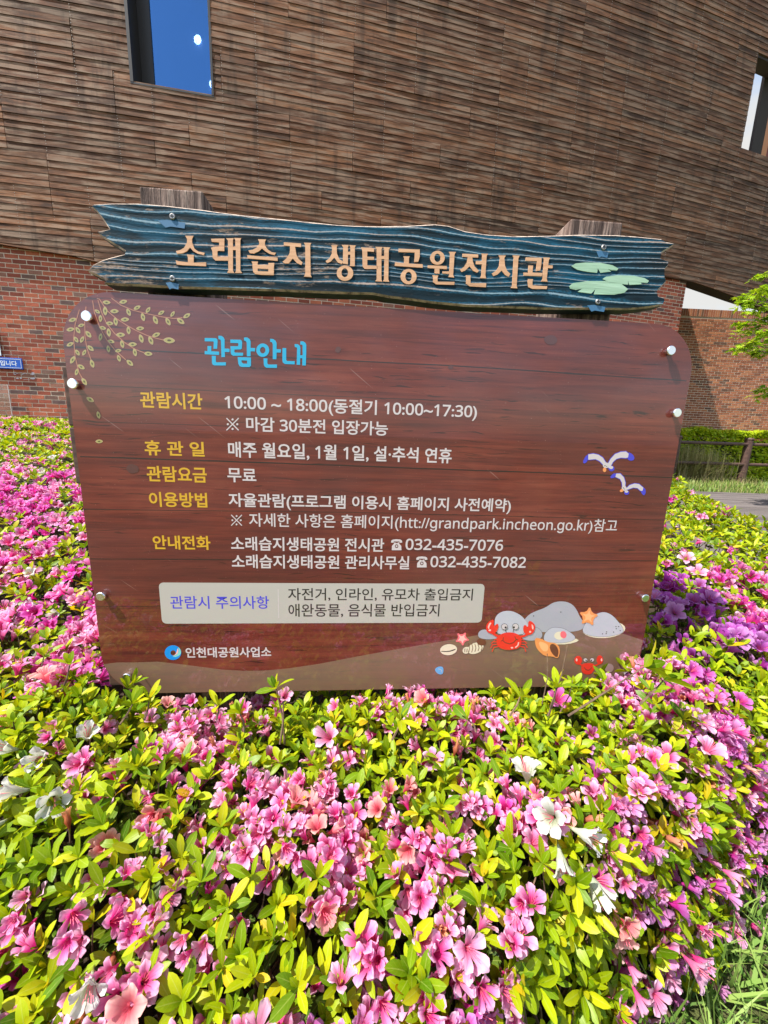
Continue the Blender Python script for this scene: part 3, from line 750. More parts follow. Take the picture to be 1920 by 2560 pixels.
# ================================================================== WALL PLATES (left edge)
def wall_plate(name, s0, s1, z0, z1, mt, label, cat, th_=.02):
    v, f = box_data(-(s1 - s0) / 2, (s1 - s0) / 2, -th_, 0, -(z1 - z0) / 2, (z1 - z0) / 2)
    o = mobj(name, mesh_from(v, f), mt); o.matrix_world = Wm((s0 + s1) / 2, .028, (z0 + z1) / 2); bevel(o, .004); tag(o, label=label, cat=cat); return o
sR, zt_ = facade_hit(55, 898, .04); _, zb_ = facade_hit(56, 923, .04)
plate = wall_plate('wall_plate', sR - 1.15, sR, zb_ - .005, zt_ + .01, M_PLATE, 'blue notice plate with white Korean lettering on the brick wall', 'notice plate')
sQ, zq0 = facade_hit(2, 889, .04)
wall_plate('notice_board', sR - 1.15, sQ, zq0, zq0 + .45, M_PWHITE, 'white notice board on the brick wall above the blue plate', 'notice board', .006)

# ------------------------------------------------------------------ text and flat print
SANS = {**{chr(48 + i): chr(0x1D7E2 + i) for i in range(10)}, **{chr(97 + i): chr(0x1D5BA + i) for i in range(26)}}
def text_mesh(s, offset=0.0):
    SANS['g'] = '\u0261'
    s = ''.join(SANS.get(ch, ch) for ch in s)
    c = bpy.data.curves.new('t', 'FONT'); c.body = s; c.fill_mode = 'FRONT'; c.resolution_u = 3; c.offset = offset; c.space_word = 1.0
    o = bpy.data.objects.new('t', c); me = bpy.data.meshes.new_from_object(o)
    v = np.empty(len(me.vertices) * 3); me.vertices.foreach_get('co', v); v = v.reshape(-1, 3)
    fs = [tuple(p.vertices) for p in me.polygons]; bpy.data.objects.remove(o); bpy.data.curves.remove(c); bpy.data.meshes.remove(me)
    return v, fs
def text_fit(s, u0, u1, z0, z1, y, offset=.012):
    v, fs = text_mesh(s, offset); lo = v.min(0); hi = v.max(0)
    X = u0 + (v[:, 0] - lo[0]) / (hi[0] - lo[0]) * (u1 - u0); Z = z0 + (v[:, 1] - lo[1]) / (hi[1] - lo[1]) * (z1 - z0)
    V = [(a, y, b_) for a, b_ in zip(X, Z)]; return mesh_from(V, fs, uvs=[(a, b_) for a, b_ in zip(X, Z)])
pm = mobj('plate_border', mesh_from(*join([box_data(-.56, .56, -.0215, -.0205, a, b_) for a, b_ in ((.062, .068), (-.068, -.062))] + [box_data(a, b_, -.0215, -.0205, -.062, .062) for a, b_ in ((.555, .56),)])), M_PWHITE, plate)
mobj('plate_lettering', text_fit('매주 월요일은 휴관일입니다', -.52, .50, -.040, .040, -.0212, .02), M_PWHITE, plate)

def poly_mesh(outer, holes=(), y=0.0, thick=0.0):
    loops = [[Vector((a, b_, 0)) for a, b_ in outer]] + [[Vector((a, b_, 0)) for a, b_ in h] for h in holes]
    tris = tessellate_polygon(loops); pts = [(p.x, p.y) for l in loops for p in l]
    V = [(a, y, b_) for a, b_ in pts]; Fc = []
    for t in tris:
        a, b_, c = [Vector(pts[i]) for i in t]
        Fc.append(t if (b_ - a).cross(c - a) > 0 else t[::-1])
    uv = list(pts)
    if thick:
        n = len(pts); V += [(a, y + thick, b_) for a, b_ in pts]; uv += pts; st = 0
        for l in loops:
            m_ = len(l)
            for i in range(m_): Fc.append((st + i, st + (i + 1) % m_, n + st + (i + 1) % m_, n + st + i))
            st += m_
    return V, Fc, uv
def join_uv(parts):
    V, Fc, U = [], [], []
    for v, f, u in parts:
        b0 = len(V); V += v; Fc += [tuple(i + b0 for i in q) for q in f]; U += u
    return V, Fc, U
def ell(cx, cy, rx, ry, n=24, rot=0.0):
    c, s = math.cos(R(rot)), math.sin(R(rot))
    return [(cx + rx * math.cos(t) * c - ry * math.sin(t) * s, cy + rx * math.cos(t) * s + ry * math.sin(t) * c) for t in [2 * math.pi * i / n for i in range(n)]]
def smooth(pts, it=1):
    for _ in range(it):
        q = []
        for i in range(len(pts)):
            a, b_ = pts[i], pts[(i + 1) % len(pts)]; q += [(a[0] * .75 + b_[0] * .25, a[1] * .75 + b_[1] * .25), (a[0] * .25 + b_[0] * .75, a[1] * .25 + b_[1] * .75)]
        pts = q
    return pts
def ribbon(pts, wd):
    """thick polyline -> polygon"""
    L, Rr = [], []
    for i, p in enumerate(pts):
        a = Vector(pts[max(i - 1, 0)]); b_ = Vector(pts[min(i + 1, len(pts) - 1)]); d = (b_ - a).normalized(); n = Vector((-d.y, d.x)) * wd / 2
        L.append((p[0] + n.x, p[1] + n.y)); Rr.append((p[0] - n.x, p[1] - n.y))
    return L + Rr[::-1]
class Crop:
    """points read off an enlarged detail of the photograph -> sign coordinates"""
    def __init__(s, ox, oy, k, off=0.0): s.o = (ox, oy, k, off)
    def __call__(s, pts):
        ox, oy, k, off = s.o; return [SP(ox + a / k, oy + b_ / k, off) for a, b_ in pts]

# ================================================================== SIGN: posts, backing, panel
uL = SP(182, 1054)[0]; uR = SP(1698, 1099)[0]
zT = (SP(368, 731.5)[1] + SP(1388, 798)[1]) / 2; zB = (SP(394, 1734)[1] + SP(1240, 1718)[1]) / 2
def rrect(u0, u1, z0, z1, r, n=8):
    out = []
    for cx, cz, a0 in ((u1 - r, z1 - r, 0), (u0 + r, z1 - r, 90), (u0 + r, z0 + r, 180), (u1 - r, z0 + r, 270)):
        for i in range(n + 1):
            a = R(a0 + 90 * i / n); out.append((cx + r * math.cos(a), cz + r * math.sin(a)))
    return out
rad = .115
V, Fc, U = poly_mesh(rrect(uL, uR, zB, zT, rad, 10), y=0.0)
panel = sobj('info_panel', mesh_from(V, Fc, U), M_PRINT)
panel['label'] = 'glossy printed brown panel with Korean visitor information'
Vr = rrect(uL, uR, zB, zT, rad, 10); n = len(Vr)
sobj('panel_edge', mesh_from([(a, .0, b_) for a, b_ in Vr] + [(a, .010, b_) for a, b_ in Vr], [(i, (i + 1) % n, n + (i + 1) % n, n + i) for i in range(n)] + [tuple(range(n, 2 * n))]), M_EDGE)
# backing planks
zz = zB + .012; hs = (zT - .03 - zB) / 7
for i in range(7):
    ext = .020 if i in (4, 5) else (-.002 if i < 4 else -.09)
    v, f = box_data(uL - ext, uR - .035 + (-.08 if i in (0, 6) else 0), .014, .036, zz + .002, zz + hs - .002)
    o = sobj('backing_plank', mesh_from(v, f), M_BACK); bevel(o, .003); zz += hs
# posts (inner top corner cut off)
def post(px0, px1, topz, flip):
    a = SP(px0, 0, .04); 
    u0 = P(px0, topz[1], .04)[0]; u1 = P(px1, topz[1], .04)[0]; topz = topz[0]
    c = .085; w_ = u1 - u0; t = topz
    prof = [(u0, 0), (u1, 0), (u1, t), (u0, t)]
    V = [(a_, .042, b_) for a_, b_ in prof] + [(a_, .19, b_) for a_, b_ in prof]; n = len(prof)
    Fc = [tuple(range(n)), tuple(range(2 * n - 1, n - 1, -1))] + [(i, n + i, n + (i + 1) % n, (i + 1) % n) for i in range(n)]
    o = sobj('post', mesh_from(V, Fc), M_POST); bevel(o, .004); return o
zl = SP(420, 470, .042)[1]; zr = SP(1500, 551, .042)[1]
post(346, 505, (zl, 470), False); post(1429, 1560, (zr, 551), True)
# standoff caps
def cap(px, py, k=1.0):
    u, z_ = SP(px, py, -.013)
    V, Fc = [], []; prof = [(.0066, 0), (.0066, -.0065), (.0104, -.0072), (.0112, -.0085), (.0112, -.0125), (.0098, -.0140)]
    n = 20
    for r_, y_ in prof:
        for i in range(n): a = 2 * math.pi * i / n; V.append((u + r_ * k * math.cos(a), y_, z_ + r_ * k * math.sin(a)))
    for j in range(len(prof) - 1):
        for i in range(n): Fc.append((j * n + i, j * n + (i + 1) % n, (j + 1) * n + (i + 1) % n, (j + 1) * n + i))
    Fc.append(tuple(range((len(prof) - 1) * n, len(prof) * n)))
    return mobj('standoff_cap', mesh_from(V, Fc), M_STEEL, panel)
for q in ((215, 790), (180, 959), (251, 1492), (316, 1694), (1679, 876), (1694, 1032), (1614, 1496), (1568, 1688)): cap(*q)
# bottom band of printed sand
sandpx = [(261, 1661), (292, 1656), (340, 1656), (394, 1654), (448, 1660), (503, 1667), (557, 1674), (611, 1677), (665, 1676), (720, 1671), (801, 1659), (883, 1643), (991, 1623), (1100, 1604), (1186, 1589), (1290, 1576), (1400, 1570), (1500, 1574), (1561, 1585), (1604, 1601)]
top = [SP(*q) for q in sandpx]
low = [p for p in rrect(uL + .0006, uR - .0006, zB + .0006, zT, rad, 10) if p[1] < min(top[0][1], top[-1][1])]
low = sorted([p for p in low if p[0] > 0], key=lambda p: -p[1]) + sorted([p for p in low if p[0] <= 0], key=lambda p: p[1])
top[0] = (uL + .0008, top[0][1]); top[-1] = (uR - .0008, top[-1][1])
V, Fc, U = poly_mesh(top + low, y=-.00012); mobj('printed_sand', mesh_from(V, Fc, U), M_SAND, panel)
# printed plank seams
def seam(pts, wd, name='printed_seam', mt=None, y=-.00016):
    q = [SP(*p) for p in pts]; fine = []
    for a, b_ in zip(q, q[1:]):
        for i in range(10): t = i / 10; fine.append((a[0] + (b_[0] - a[0]) * t, a[1] + (b_[1] - a[1]) * t + .0012 * noise.noise((a[0] * 9 + t * 6, wd * 999, 0))))
    fine.append(q[-1]); L, Rr = [], []
    for p in fine: w_ = wd * (.6 + .5 * abs(noise.noise((p[0] * 14, p[1] * 5, 3)))); L.append((p[0], p[1] + w_)); Rr.append((p[0], p[1] - w_))
    return poly_mesh(L + Rr[::-1], y=y)
sm = [seam([(160, 866), (700, 893), (1150, 915), (1716, 952)], .0016), seam([(200, 1141), (700, 1158), (1200, 1176), (1690, 1194)], .0018), seam([(209, 1273), (900, 1281), (1660, 1300)], .0009),
      seam([(226, 1397), (900, 1400), (1640, 1402)], .0010), seam([(240, 1516), (600, 1514), (1000, 1510)], .0007), seam([(178, 960), (700, 985), (1200, 1005)], .0008), seam([(186, 1052), (600, 1066)], .0007)]
V, Fc, U = join_uv(sm); mobj('printed_seams', mesh_from(V, Fc, U), plain('ink_dark_seam', srgb(34, 18, 18), .5, coat=1.0, coatr=.02), panel)
# text lines: (text, x0, x1, mid-y top, mid-y bottom, ink, boldness)
LINES = [('관람시간', 350.5, 506, 981, 1022, I_YEL, .022), ('10:00 ~ 18:00(동절기 10:00~17:30)', 562, 1193.5, 998, 1041, I_WHT, .018), ('마감 30분전 입장가능', 615.6, 970, 1048, 1084, I_WHT, .018),
 ('휴 관 일', 361.6, 511, 1102.5, 1140, I_YEL, .022), ('매주 월요일, 1월 1일, 설·추석 연휴', 570.7, 1130, 1112, 1153, I_WHT, .018), ('관람요금', 367, 517, 1166, 1205, I_YEL, .022), ('무료', 568.5, 640.6, 1171, 1206, I_WHT, .018),
 ('이용방법', 372.7, 518, 1230.7, 1268, I_YEL, .022), ('자율관람(프로그램 이용시 홈페이지 사전예약)', 571.7, 1278, 1239, 1279, I_WHT, .018), ('자세한 사항은 홈페이지(htt://grandpark.incheon.go.kr)참고', 623, 1544, 1290, 1329, I_WHT, .009),
 ('안내전화', 382, 526, 1339, 1374, I_YEL, .022), ('소래습지생태공원 전시관', 577.6, 960.4, 1343.5, 1378, I_WHT, .018), ('032-435-7076', 1013.8, 1258, 1348, 1376, I_WHT, .018), ('소래습지생태공원 관리사무실', 579.5, 1023.5, 1388, 1422, I_WHT, .018), ('032-435-7082', 1076, 1315, 1391, 1419, I_WHT, .018)]
for s_, x0, x1, y0, y1, ik, bo in LINES:
    xm = (x0 + x1) / 2; za = SP(xm, y0)[1]; zb = SP(xm, y1)[1]
    mobj('text_line', text_fit(s_, SP(x0, (y0 + y1) / 2)[0], SP(x1, (y0 + y1) / 2)[0], zb, za, -.0003, bo), ik, panel)
bx = [SP(397, 1457), SP(1212, 1459), SP(1204, 1555.6), SP(405, 1560)]
V, Fc, U = poly_mesh(rrect((bx[0][0] + bx[3][0]) / 2, (bx[1][0] + bx[2][0]) / 2, (bx[2][1] + bx[3][1]) / 2, (bx[0][1] + bx[1][1]) / 2, .012, 5), y=-.0002); mobj('notice_box', mesh_from(V, Fc, U), I_BOX, panel)
for s_, x0, x1, y0, y1, ik, bo in [('관람시 주의사항', 425.7, 672.6, 1489.5, 1522, I_VIO, .010), ('자전거, 인라인, 유모차 출입금지', 720, 1182, 1470.5, 1502.5, I_BLK, .008), ('애완동물, 음식물 반입금지', 721, 1098.5, 1509.5, 1543, I_BLK, .008), ('인천대공원사업소', 464, 678, 1617.6, 1643.5, I_WHT, .024)]:
    xm = (x0 + x1) / 2; mobj('text_line', text_fit(s_, SP(x0, (y0 + y1) / 2)[0], SP(x1, (y0 + y1) / 2)[0], SP(xm, y1)[1], SP(xm, y0)[1], -.0003, bo), ik, panel)
d0 = SP(694.5, 1473); d1 = SP(696.5, 1545); V, Fc, U = poly_mesh([(d0[0], d1[1]), (d0[0] + .0018, d1[1]), (d0[0] + .0018, d0[1]), (d0[0], d0[1])], y=-.0003); mobj('divider_line', mesh_from(V, Fc, U), I_WHT, panel)
def art(name, items, y=-.0016, parent=None):
    y = -.0003 + (y + .0016) * .22
    """items: (crop, outline, ink[, holes]); later ones lie on top; one mesh with a material slot per ink"""
    V, Fc, U, mi, inks = [], [], [], [], []
    for k, it in enumerate(items):
        cr, o_, ik = it[:3]; holes = it[3] if len(it) > 3 else []
        v, f, u = poly_mesh(cr(o_), [cr(h) for h in holes], y=y - .000018 * k)
        if ik not in inks: inks.append(ik)
        b0 = len(V); V += v; Fc += [tuple(i + b0 for i in q) for q in f]; U += u; mi += [inks.index(ik)] * len(f)
    me = mesh_from(V, Fc, U); [me.materials.append(i) for i in inks]; me.polygons.foreach_set('material_index', mi)
    return mobj(name, me, None, parent or panel)
def phone(x0, y0, x1, y1):
    cr = Crop(x0, y0, 100 / (x1 - x0)); k = (y1 - y0) / (x1 - x0)
    q = lambda pts: [(a, b_ * k) for a, b_ in pts]
    art('printed_telephone', [(cr, q([(2, 30), (4, 12), (18, 3), (50, 0), (82, 3), (96, 12), (98, 30), (76, 32), (74, 20), (26, 20), (24, 32)]), I_WHT), (cr, q([(30, 28), (40, 28), (40, 34), (60, 34), (60, 28), (70, 28), (72, 38), (90, 60), (92, 98), (8, 98), (10, 60), (28, 38)]), I_WHT, [q(ell(50, 62, 15, 17, 14))]), (cr, q(ell(50, 62, 8, 9, 12)), I_WHT)])
phone(977, 1348, 1006, 1376); phone(1040, 1391, 1069, 1419)
def refmark(x0, y0, x1, y1):
    cr = Crop(x0, y0, 100 / (x1 - x0)); its = [(cr, ribbon([(4, 4), (96, 96)], 8), I_WHT), (cr, ribbon([(96, 4), (4, 96)], 8), I_WHT)] + [(cr, ell(a, b_, 8, 8, 12), I_WHT) for a, b_ in ((50, 14), (50, 86), (14, 50), (86, 50))]
    art('reference_mark', its)
refmark(565, 1044, 598, 1076); refmark(577, 1286, 606, 1314)
for kx, ky, kr in ((1377, 850, 17), (332, 1172, 16), (845, 874, 9), (1127, 918, 7)):
    art('printed_knot', [(Crop(kx, ky, 1.0), smooth([(kr * rng.uniform(.7, 1.15) * math.cos(a * math.pi / 5), kr * rng.uniform(.6, 1.0) * math.sin(a * math.pi / 5)) for a in range(10)], 2), plain('ink_knot', srgb(86, 44, 42), .5, coat=1.0, coatr=.02))], y=-.0020)
# blue title
cB = Crop(500, 830, 5.925)
TITLE = [[(70, 88), (230, 92), (255, 105), (262, 130), (255, 250), (200, 248), (205, 148), (195, 140), (70, 138)], [(112, 208), (168, 208), (168, 285), (285, 292), (282, 340), (70, 330), (70, 280), (112, 284)],
 [(272, 55), (320, 58), (350, 80), (365, 110), (365, 245), (440, 250), (436, 298), (368, 295), (370, 372), (318, 372), (310, 130), (300, 112), (275, 105)], [(175, 352), (235, 354), (235, 440), (245, 450), (385, 448), (383, 496), (215, 495), (190, 485), (178, 460)],
 [(450, 112), (600, 115), (620, 130), (626, 155), (620, 245), (605, 258), (512, 260), (510, 295), (520, 305), (640, 308), (638, 352), (490, 352), (462, 330), (455, 300), (452, 210), (560, 212), (568, 200), (570, 175), (560, 165), (450, 162)],
 [(652, 82), (700, 82), (735, 105), (750, 140), (750, 235), (818, 240), (815, 288), (750, 286), (750, 360), (695, 360), (692, 160), (680, 135), (655, 128)],
 [(1038, 100), (1085, 105), (1120, 130), (1135, 165), (1135, 255), (1200, 258), (1196, 306), (1135, 304), (1132, 405), (1078, 402), (1078, 180), (1065, 150), (1042, 148)], [(942, 390), (1000, 393), (998, 462), (1010, 482), (1142, 482), (1140, 532), (985, 530), (955, 510), (945, 480)],
 [(1222, 238), (1278, 240), (1278, 415), (1290, 430), (1405, 432), (1402, 480), (1260, 475), (1228, 455), (1220, 420)],
 [(1402, 178), (1450, 182), (1480, 205), (1488, 240), (1485, 345), (1520, 345), (1520, 200), (1508, 188), (1485, 186), (1488, 138), (1530, 140), (1560, 158), (1575, 190), (1575, 300), (1568, 497), (1515, 495), (1517, 390), (1485, 388), (1483, 487), (1432, 485), (1438, 245), (1430, 228), (1405, 222)]]
art('title_lettering', [(cB, p, I_CYAN) for p in TITLE] + [(cB, [(558, 372), (756, 378), (756, 500), (735, 520), (620, 518), (585, 505), (568, 470)], I_CYAN, [[(615, 420), (698, 424), (698, 470), (640, 468), (618, 450)]]), (cB, ell(930, 270, 96, 100), I_CYAN, [ell(930, 270, 40, 48)])])
# logo
cL = Crop(380, 1590, 5.184)
art('printed_logo', [(cL, ell(272, 215, 107, 95, 32), I_SLOGO, [ell(275, 218, 34, 34, 20)]),
     (cL, smooth([(338, 138), (362, 165), (378, 200), (372, 235), (345, 258), (300, 272), (262, 262), (310, 250), (345, 215), (350, 180)]), I_MINT),
     (cL, smooth([(332, 150), (345, 190), (335, 225), (300, 250), (262, 258), (300, 240), (322, 205)]), I_PALE)])
# seagulls
cG = Crop(1400, 1080, 5.53)
def grow(pts, k):
    c = Vector((sum(p[0] for p in pts) / len(pts), sum(p[1] for p in pts) / len(pts))); out = []
    n = len(pts); ar = sum(pts[i][0] * pts[(i + 1) % n][1] - pts[(i + 1) % n][0] * pts[i][1] for i in range(n)); sg = 1 if ar > 0 else -1
    for i in range(n):
        a = Vector(pts[i - 1]); b_ = Vector(pts[(i + 1) % n]); d = (b_ - a).normalized(); out.append((pts[i][0] + d.y * k * sg, pts[i][1] - d.x * k * sg))
    return out
w1 = [(390, 310), (460, 300), (530, 315), (590, 355), (635, 425), (600, 460), (585, 440), (545, 400), (490, 375), (390, 383)]; w2 = [(660, 440), (700, 370), (760, 305), (840, 275), (910, 270), (948, 300), (940, 350), (910, 360), (840, 355), (780, 370), (730, 415), (690, 490), (670, 500)]
art('printed_seagull', [(cG, grow(w1, 9), I_VIO), (cG, grow(w2, 9), I_VIO), (cG, smooth([(390, 310), (350, 335), (310, 420), (345, 440), (390, 383)]), I_VIO), (cG, smooth([(940, 275), (1000, 305), (1032, 360), (1010, 395), (955, 395), (925, 360)]), I_VIO), (cG, ell(710, 505, 40, 38), I_VIO),
     (cG, ell(705, 490, 28, 22), I_WHT), (cG, w1, I_WHT), (cG, w2, I_WHT), (cG, ell(635, 460, 45, 38), I_WHT), (cG, ell(615, 522, 24, 32), I_ORG), (cG, ell(620, 466, 8, 8, 10), I_BLK), (cG, ell(645, 474, 6, 6, 10), I_BLK)])
w1 = [(775, 575), (830, 575), (880, 625), (903, 700), (900, 745), (860, 760), (855, 700), (830, 650), (765, 620)]; w2 = [(915, 780), (960, 735), (1030, 712), (1090, 720), (1150, 770), (1140, 810), (1115, 815), (1070, 775), (1010, 768), (950, 790), (890, 810)]
art('printed_seagull', [(cG, grow(w1, 8), I_VIO), (cG, grow(w2, 8), I_VIO), (cG, smooth([(775, 570), (730, 575), (690, 625), (710, 642), (765, 625)]), I_VIO), (cG, smooth([(1150, 762), (1182, 790), (1184, 850), (1155, 882), (1110, 822)]), I_VIO), (cG, ell(920, 838, 34, 30), I_VIO),
     (cG, ell(917, 822, 25, 17), I_WHT), (cG, w1, I_WHT), (cG, w2, I_WHT), (cG, ell(885, 778, 34, 34), I_WHT), (cG, ell(850, 810, 26, 20, rot=-25), I_ORG), (cG, ell(874, 773, 7, 7, 10), I_BLK), (cG, ell(888, 788, 6, 6, 10), I_BLK)])
# vines
cV = Crop(140, 730, 3.95)
VIN = [([(548, 60), (640, 130), (760, 180), (870, 208), (960, 228), (1070, 250), (1170, 262), (1250, 255)], [(665, 97, -10, 85), (802, 155, -25, 80), (910, 178, -55, 75), (1040, 205, -30, 75), (1152, 218, -55, 70), (1292, 235, -30, 85), (718, 200, 65, 85), (860, 248, 75, 90), (983, 278, 65, 95), (1107, 293, 60, 90), (1232, 288, 35, 95)]),
 ([(405, 65), (430, 70), (500, 180), (600, 265), (700, 330), (800, 385), (900, 430), (1000, 460), (1065, 475)], [(500, 103, 5, 85), (578, 190, 0, 90), (682, 272, -3, 90), (832, 360, -3, 85), (990, 423, -20, 90), (1118, 478, 5, 125), (487, 187, 85, 95), (590, 292, 80, 90), (717, 380, 82, 85), (842, 460, 70, 95), (937, 480, 65, 95)]),
 ([(415, 80), (450, 200), (500, 310), (580, 410), (680, 500), (780, 565), (870, 600)], [(440, 262, 88, 75), (530, 310, 5, 80), (638, 423, 0, 95), (757, 517, 0, 90), (522, 400, 80, 90), (655, 515, 75, 85), (780, 597, 75, 85), (912, 610, 5, 90)]),
 ([(362, 85), (380, 200), (430, 340), (500, 470), (580, 570), (690, 670)], [(410, 193, 35, 65), (462, 355, 15, 75), (440, 445, -80, 80), (545, 488, 15, 75), (518, 562, 80, 75), (615, 580, -10, 70), (622, 655, 70, 75), (730, 700, 40, 90)]),
 ([(297, 145), (285, 300), (288, 440), (305, 550), (350, 680)], [(250, 330, -15, 70), (322, 418, 50, 90), (258, 470, -65, 75), (342, 555, 40, 85), (280, 598, -60, 70), (358, 708, 70, 90)]),
 ([(232, 175), (190, 320), (175, 460), (190, 640), (230, 800), (265, 860)], [(165, 275, -15, 85), (143, 370, -10, 85), (218, 378, 55, 80), (140, 517, -25, 80), (200, 470, 55, 75), (213, 598, 55, 75), (165, 670, -60, 90), (250, 740, 30, 85), (205, 790, -75, 75), (280, 885, 55, 90)]),
 (None, [(338, 1062, 30, 90), (420, 1215, 75, 80), (427, 1475, 0, 80)])]
def leafp(x, y, a, L):
    c, s = math.cos(R(a)), math.sin(R(a)); q = [(-.5, 0), (-.3, .17), (0, .25), (.3, .17), (.5, 0), (.3, -.17), (0, -.25), (-.3, -.17)]
    return smooth([(x + L * (p[0] * c - p[1] * s), y + L * (p[0] * s + p[1] * c)) for p in q], 1)
I_LEAFR = ink('ink_leaf_rim', srgb(190, 160, 120))
for stem, lv in VIN:
    its = []
    if stem: its.append((cV, ribbon(stem, 8), I_STEM))
    for x, y_, a, L in lv: its += [(cV, leafp(x, y_, a, L), I_LEAFR)]
    for x, y_, a, L in lv: its += [(cV, leafp(x, y_, a, L * .84), I_LEAF)]
    for x, y_, a, L in lv: its += [(cV, leafp(x, y_, a, L * .36), I_OLI)]
    # three coplanar layers are enough: order by kind
    V, Fc, U, mi, inks = [], [], [], [], [I_STEM, I_LEAFR, I_LEAF, I_OLI]
    for cr, o_, ik in its:
        k = inks.index(ik); v, f, u = poly_mesh(cr(o_), y=-.0003 - .00003 * k); b0 = len(V); V += v; Fc += [tuple(i + b0 for i in q) for q in f]; U += u; mi += [k] * len(f)
    me = mesh_from(V, Fc, U); [me.materials.append(i) for i in inks]; me.polygons.foreach_set('material_index', mi)
    mobj('printed_vine' if stem else 'printed_falling_leaves', me, None, panel)
# stones, shells, crabs
c5 = Crop(940, 1480, 4.366); c6 = Crop(1260, 1460, 4.1475)
def outlined(cr, pts, ik, it=2, line=None, wd=4):
    p = smooth(pts, it); return [(cr, grow(p, wd * .6), line or I_BLK), (cr, p, ik)]
stA = [(1290, 300), (1330, 235), (1400, 205), (1480, 205), (1560, 240), (1610, 280), (1650, 340), (1690, 450), (1500, 470), (1300, 460)]
its = [(c6, smooth([(190, 400), (250, 320), (330, 280), (430, 245), (500, 195), (570, 178), (650, 183), (715, 215), (758, 275), (785, 340), (830, 400), (850, 430), (790, 485), (640, 500), (400, 500), (250, 480)], 2), I_STONE)]
its += [(c6, ell(1035, 470, 222, 90, rot=-3), I_CREAM)] + outlined(c6, [(812, 470), (850, 395), (920, 328), (1000, 292), (1060, 292), (1125, 325), (1185, 390), (1238, 465), (1235, 500), (1180, 525), (1050, 550), (900, 540), (825, 508)], I_STONE2)
its += [(c5, smooth(stA, 2), I_STONE2)]
its += outlined(c5, [(1110, 470), (1125, 428), (1170, 405), (1230, 415), (1320, 470), (1335, 505), (1230, 520), (1130, 505)], I_STONE)
its += outlined(c6, [(170, 560), (215, 490), (300, 445), (355, 452), (395, 500), (398, 550), (340, 582), (250, 590)], I_STONE)
its += [(c6, smooth([(410, 590), (520, 625), (660, 625), (785, 590), (740, 560), (600, 560)], 1), I_CREAM)] + outlined(c6, [(408, 560), (425, 505), (488, 450), (560, 450), (625, 462), (695, 505), (742, 550), (725, 582), (640, 608), (530, 612), (425, 595)], I_STONE2)
its += [(c6, ell(575, 535, 55, 42), I_CREAM), (c6, ell(615, 525, 32, 38, rot=-20), I_PINK)]
for x, y_ in ((1160, 440), (1188, 440), (1163, 462), (1203, 482), (1135, 497), (1062, 495), (1058, 513), (1020, 515), (588, 290), (305, 330)): its.append((c6, ell(x, y_, 6, 5, 8), I_BLK))
art('printed_stones', its)
def star(cx, cy, r0, rot, k=.48): return smooth([(cx + (r0 if i % 2 == 0 else r0 * k) * math.cos(R(rot + 36 * i)), cy + (r0 if i % 2 == 0 else r0 * k) * math.sin(R(rot + 36 * i))) for i in range(10)], 1)
I_ORG2 = ink('ink_light_orange', srgb(248, 182, 124))
art('printed_starfish', [(c6, star(874, 338, 112, -82), I_ORG), (c6, star(874, 338, 78, -82, .3), I_ORG2)], y=-.0042)
art('printed_starfish', [(c5, star(940, 508, 88, -60), I_PINK), (c5, star(940, 508, 62, -60, .35), I_PALE)], y=-.0030)
art('printed_conch', [(c6, smooth([(315, 555), (380, 562), (450, 600), (540, 612), (580, 660), (572, 740), (552, 772), (500, 748), (420, 748), (355, 690), (325, 640)], 1), I_ORG), (c6, smooth([(350, 590), (430, 610), (460, 640), (450, 700), (390, 690)], 1), I_ORG2), (c6, smooth([(468, 640), (500, 612), (545, 640), (568, 700), (550, 770), (488, 712)], 1), I_BRN)], y=-.0045)
art('printed_cowrie', [(c5, ell(792, 628, 93, 60, rot=-6), I_CREAM), (c5, smooth([(708, 640), (790, 645), (875, 615), (860, 635), (790, 655), (710, 650)], 1), I_BLK)], y=-.003)
its = [(c5, ell(985, 635, 42, 36, rot=-25), I_CREAM), (c5, ell(1085, 612, 92, 58, rot=-22), I_CREAM), (c5, ell(1150, 545, 52, 38, rot=10), I_BRN)]
for k in range(5): its.append((c5, ribbon([(1010 + 34 * k, 560 + 2 * k), (1022 + 34 * k, 610), (1010 + 34 * k, 665 - 7 * k)], 7), I_BRN))
for k in range(3): its.append((c5, ribbon([(962 + 18 * k, 615), (968 + 18 * k, 655)], 5), I_BRN))
art('printed_whelk', its, y=-.003)
art('printed_blue_shell', [(c5, smooth([(640, 850), (660, 822), (700, 810), (735, 820), (735, 890), (700, 902), (665, 885)], 1), I_BLU), (c5, ribbon([(680, 835), (712, 850), (720, 880)], 6), I_WHT)], y=-.002)
its = []
for sx in (1, -1):
    for k, (a, b_) in enumerate(((70, -45), (105, -15), (110, 30), (95, 70))):
        x0 = 1450 + sx * 95; its.append((c5, ribbon([(x0, 520 + 22 * k), (x0 + sx * (a * .75), 520 + 22 * k + b_ * .2), (x0 + sx * (a * .95), 548 + 22 * k + b_ * .5)], 11), I_RED))
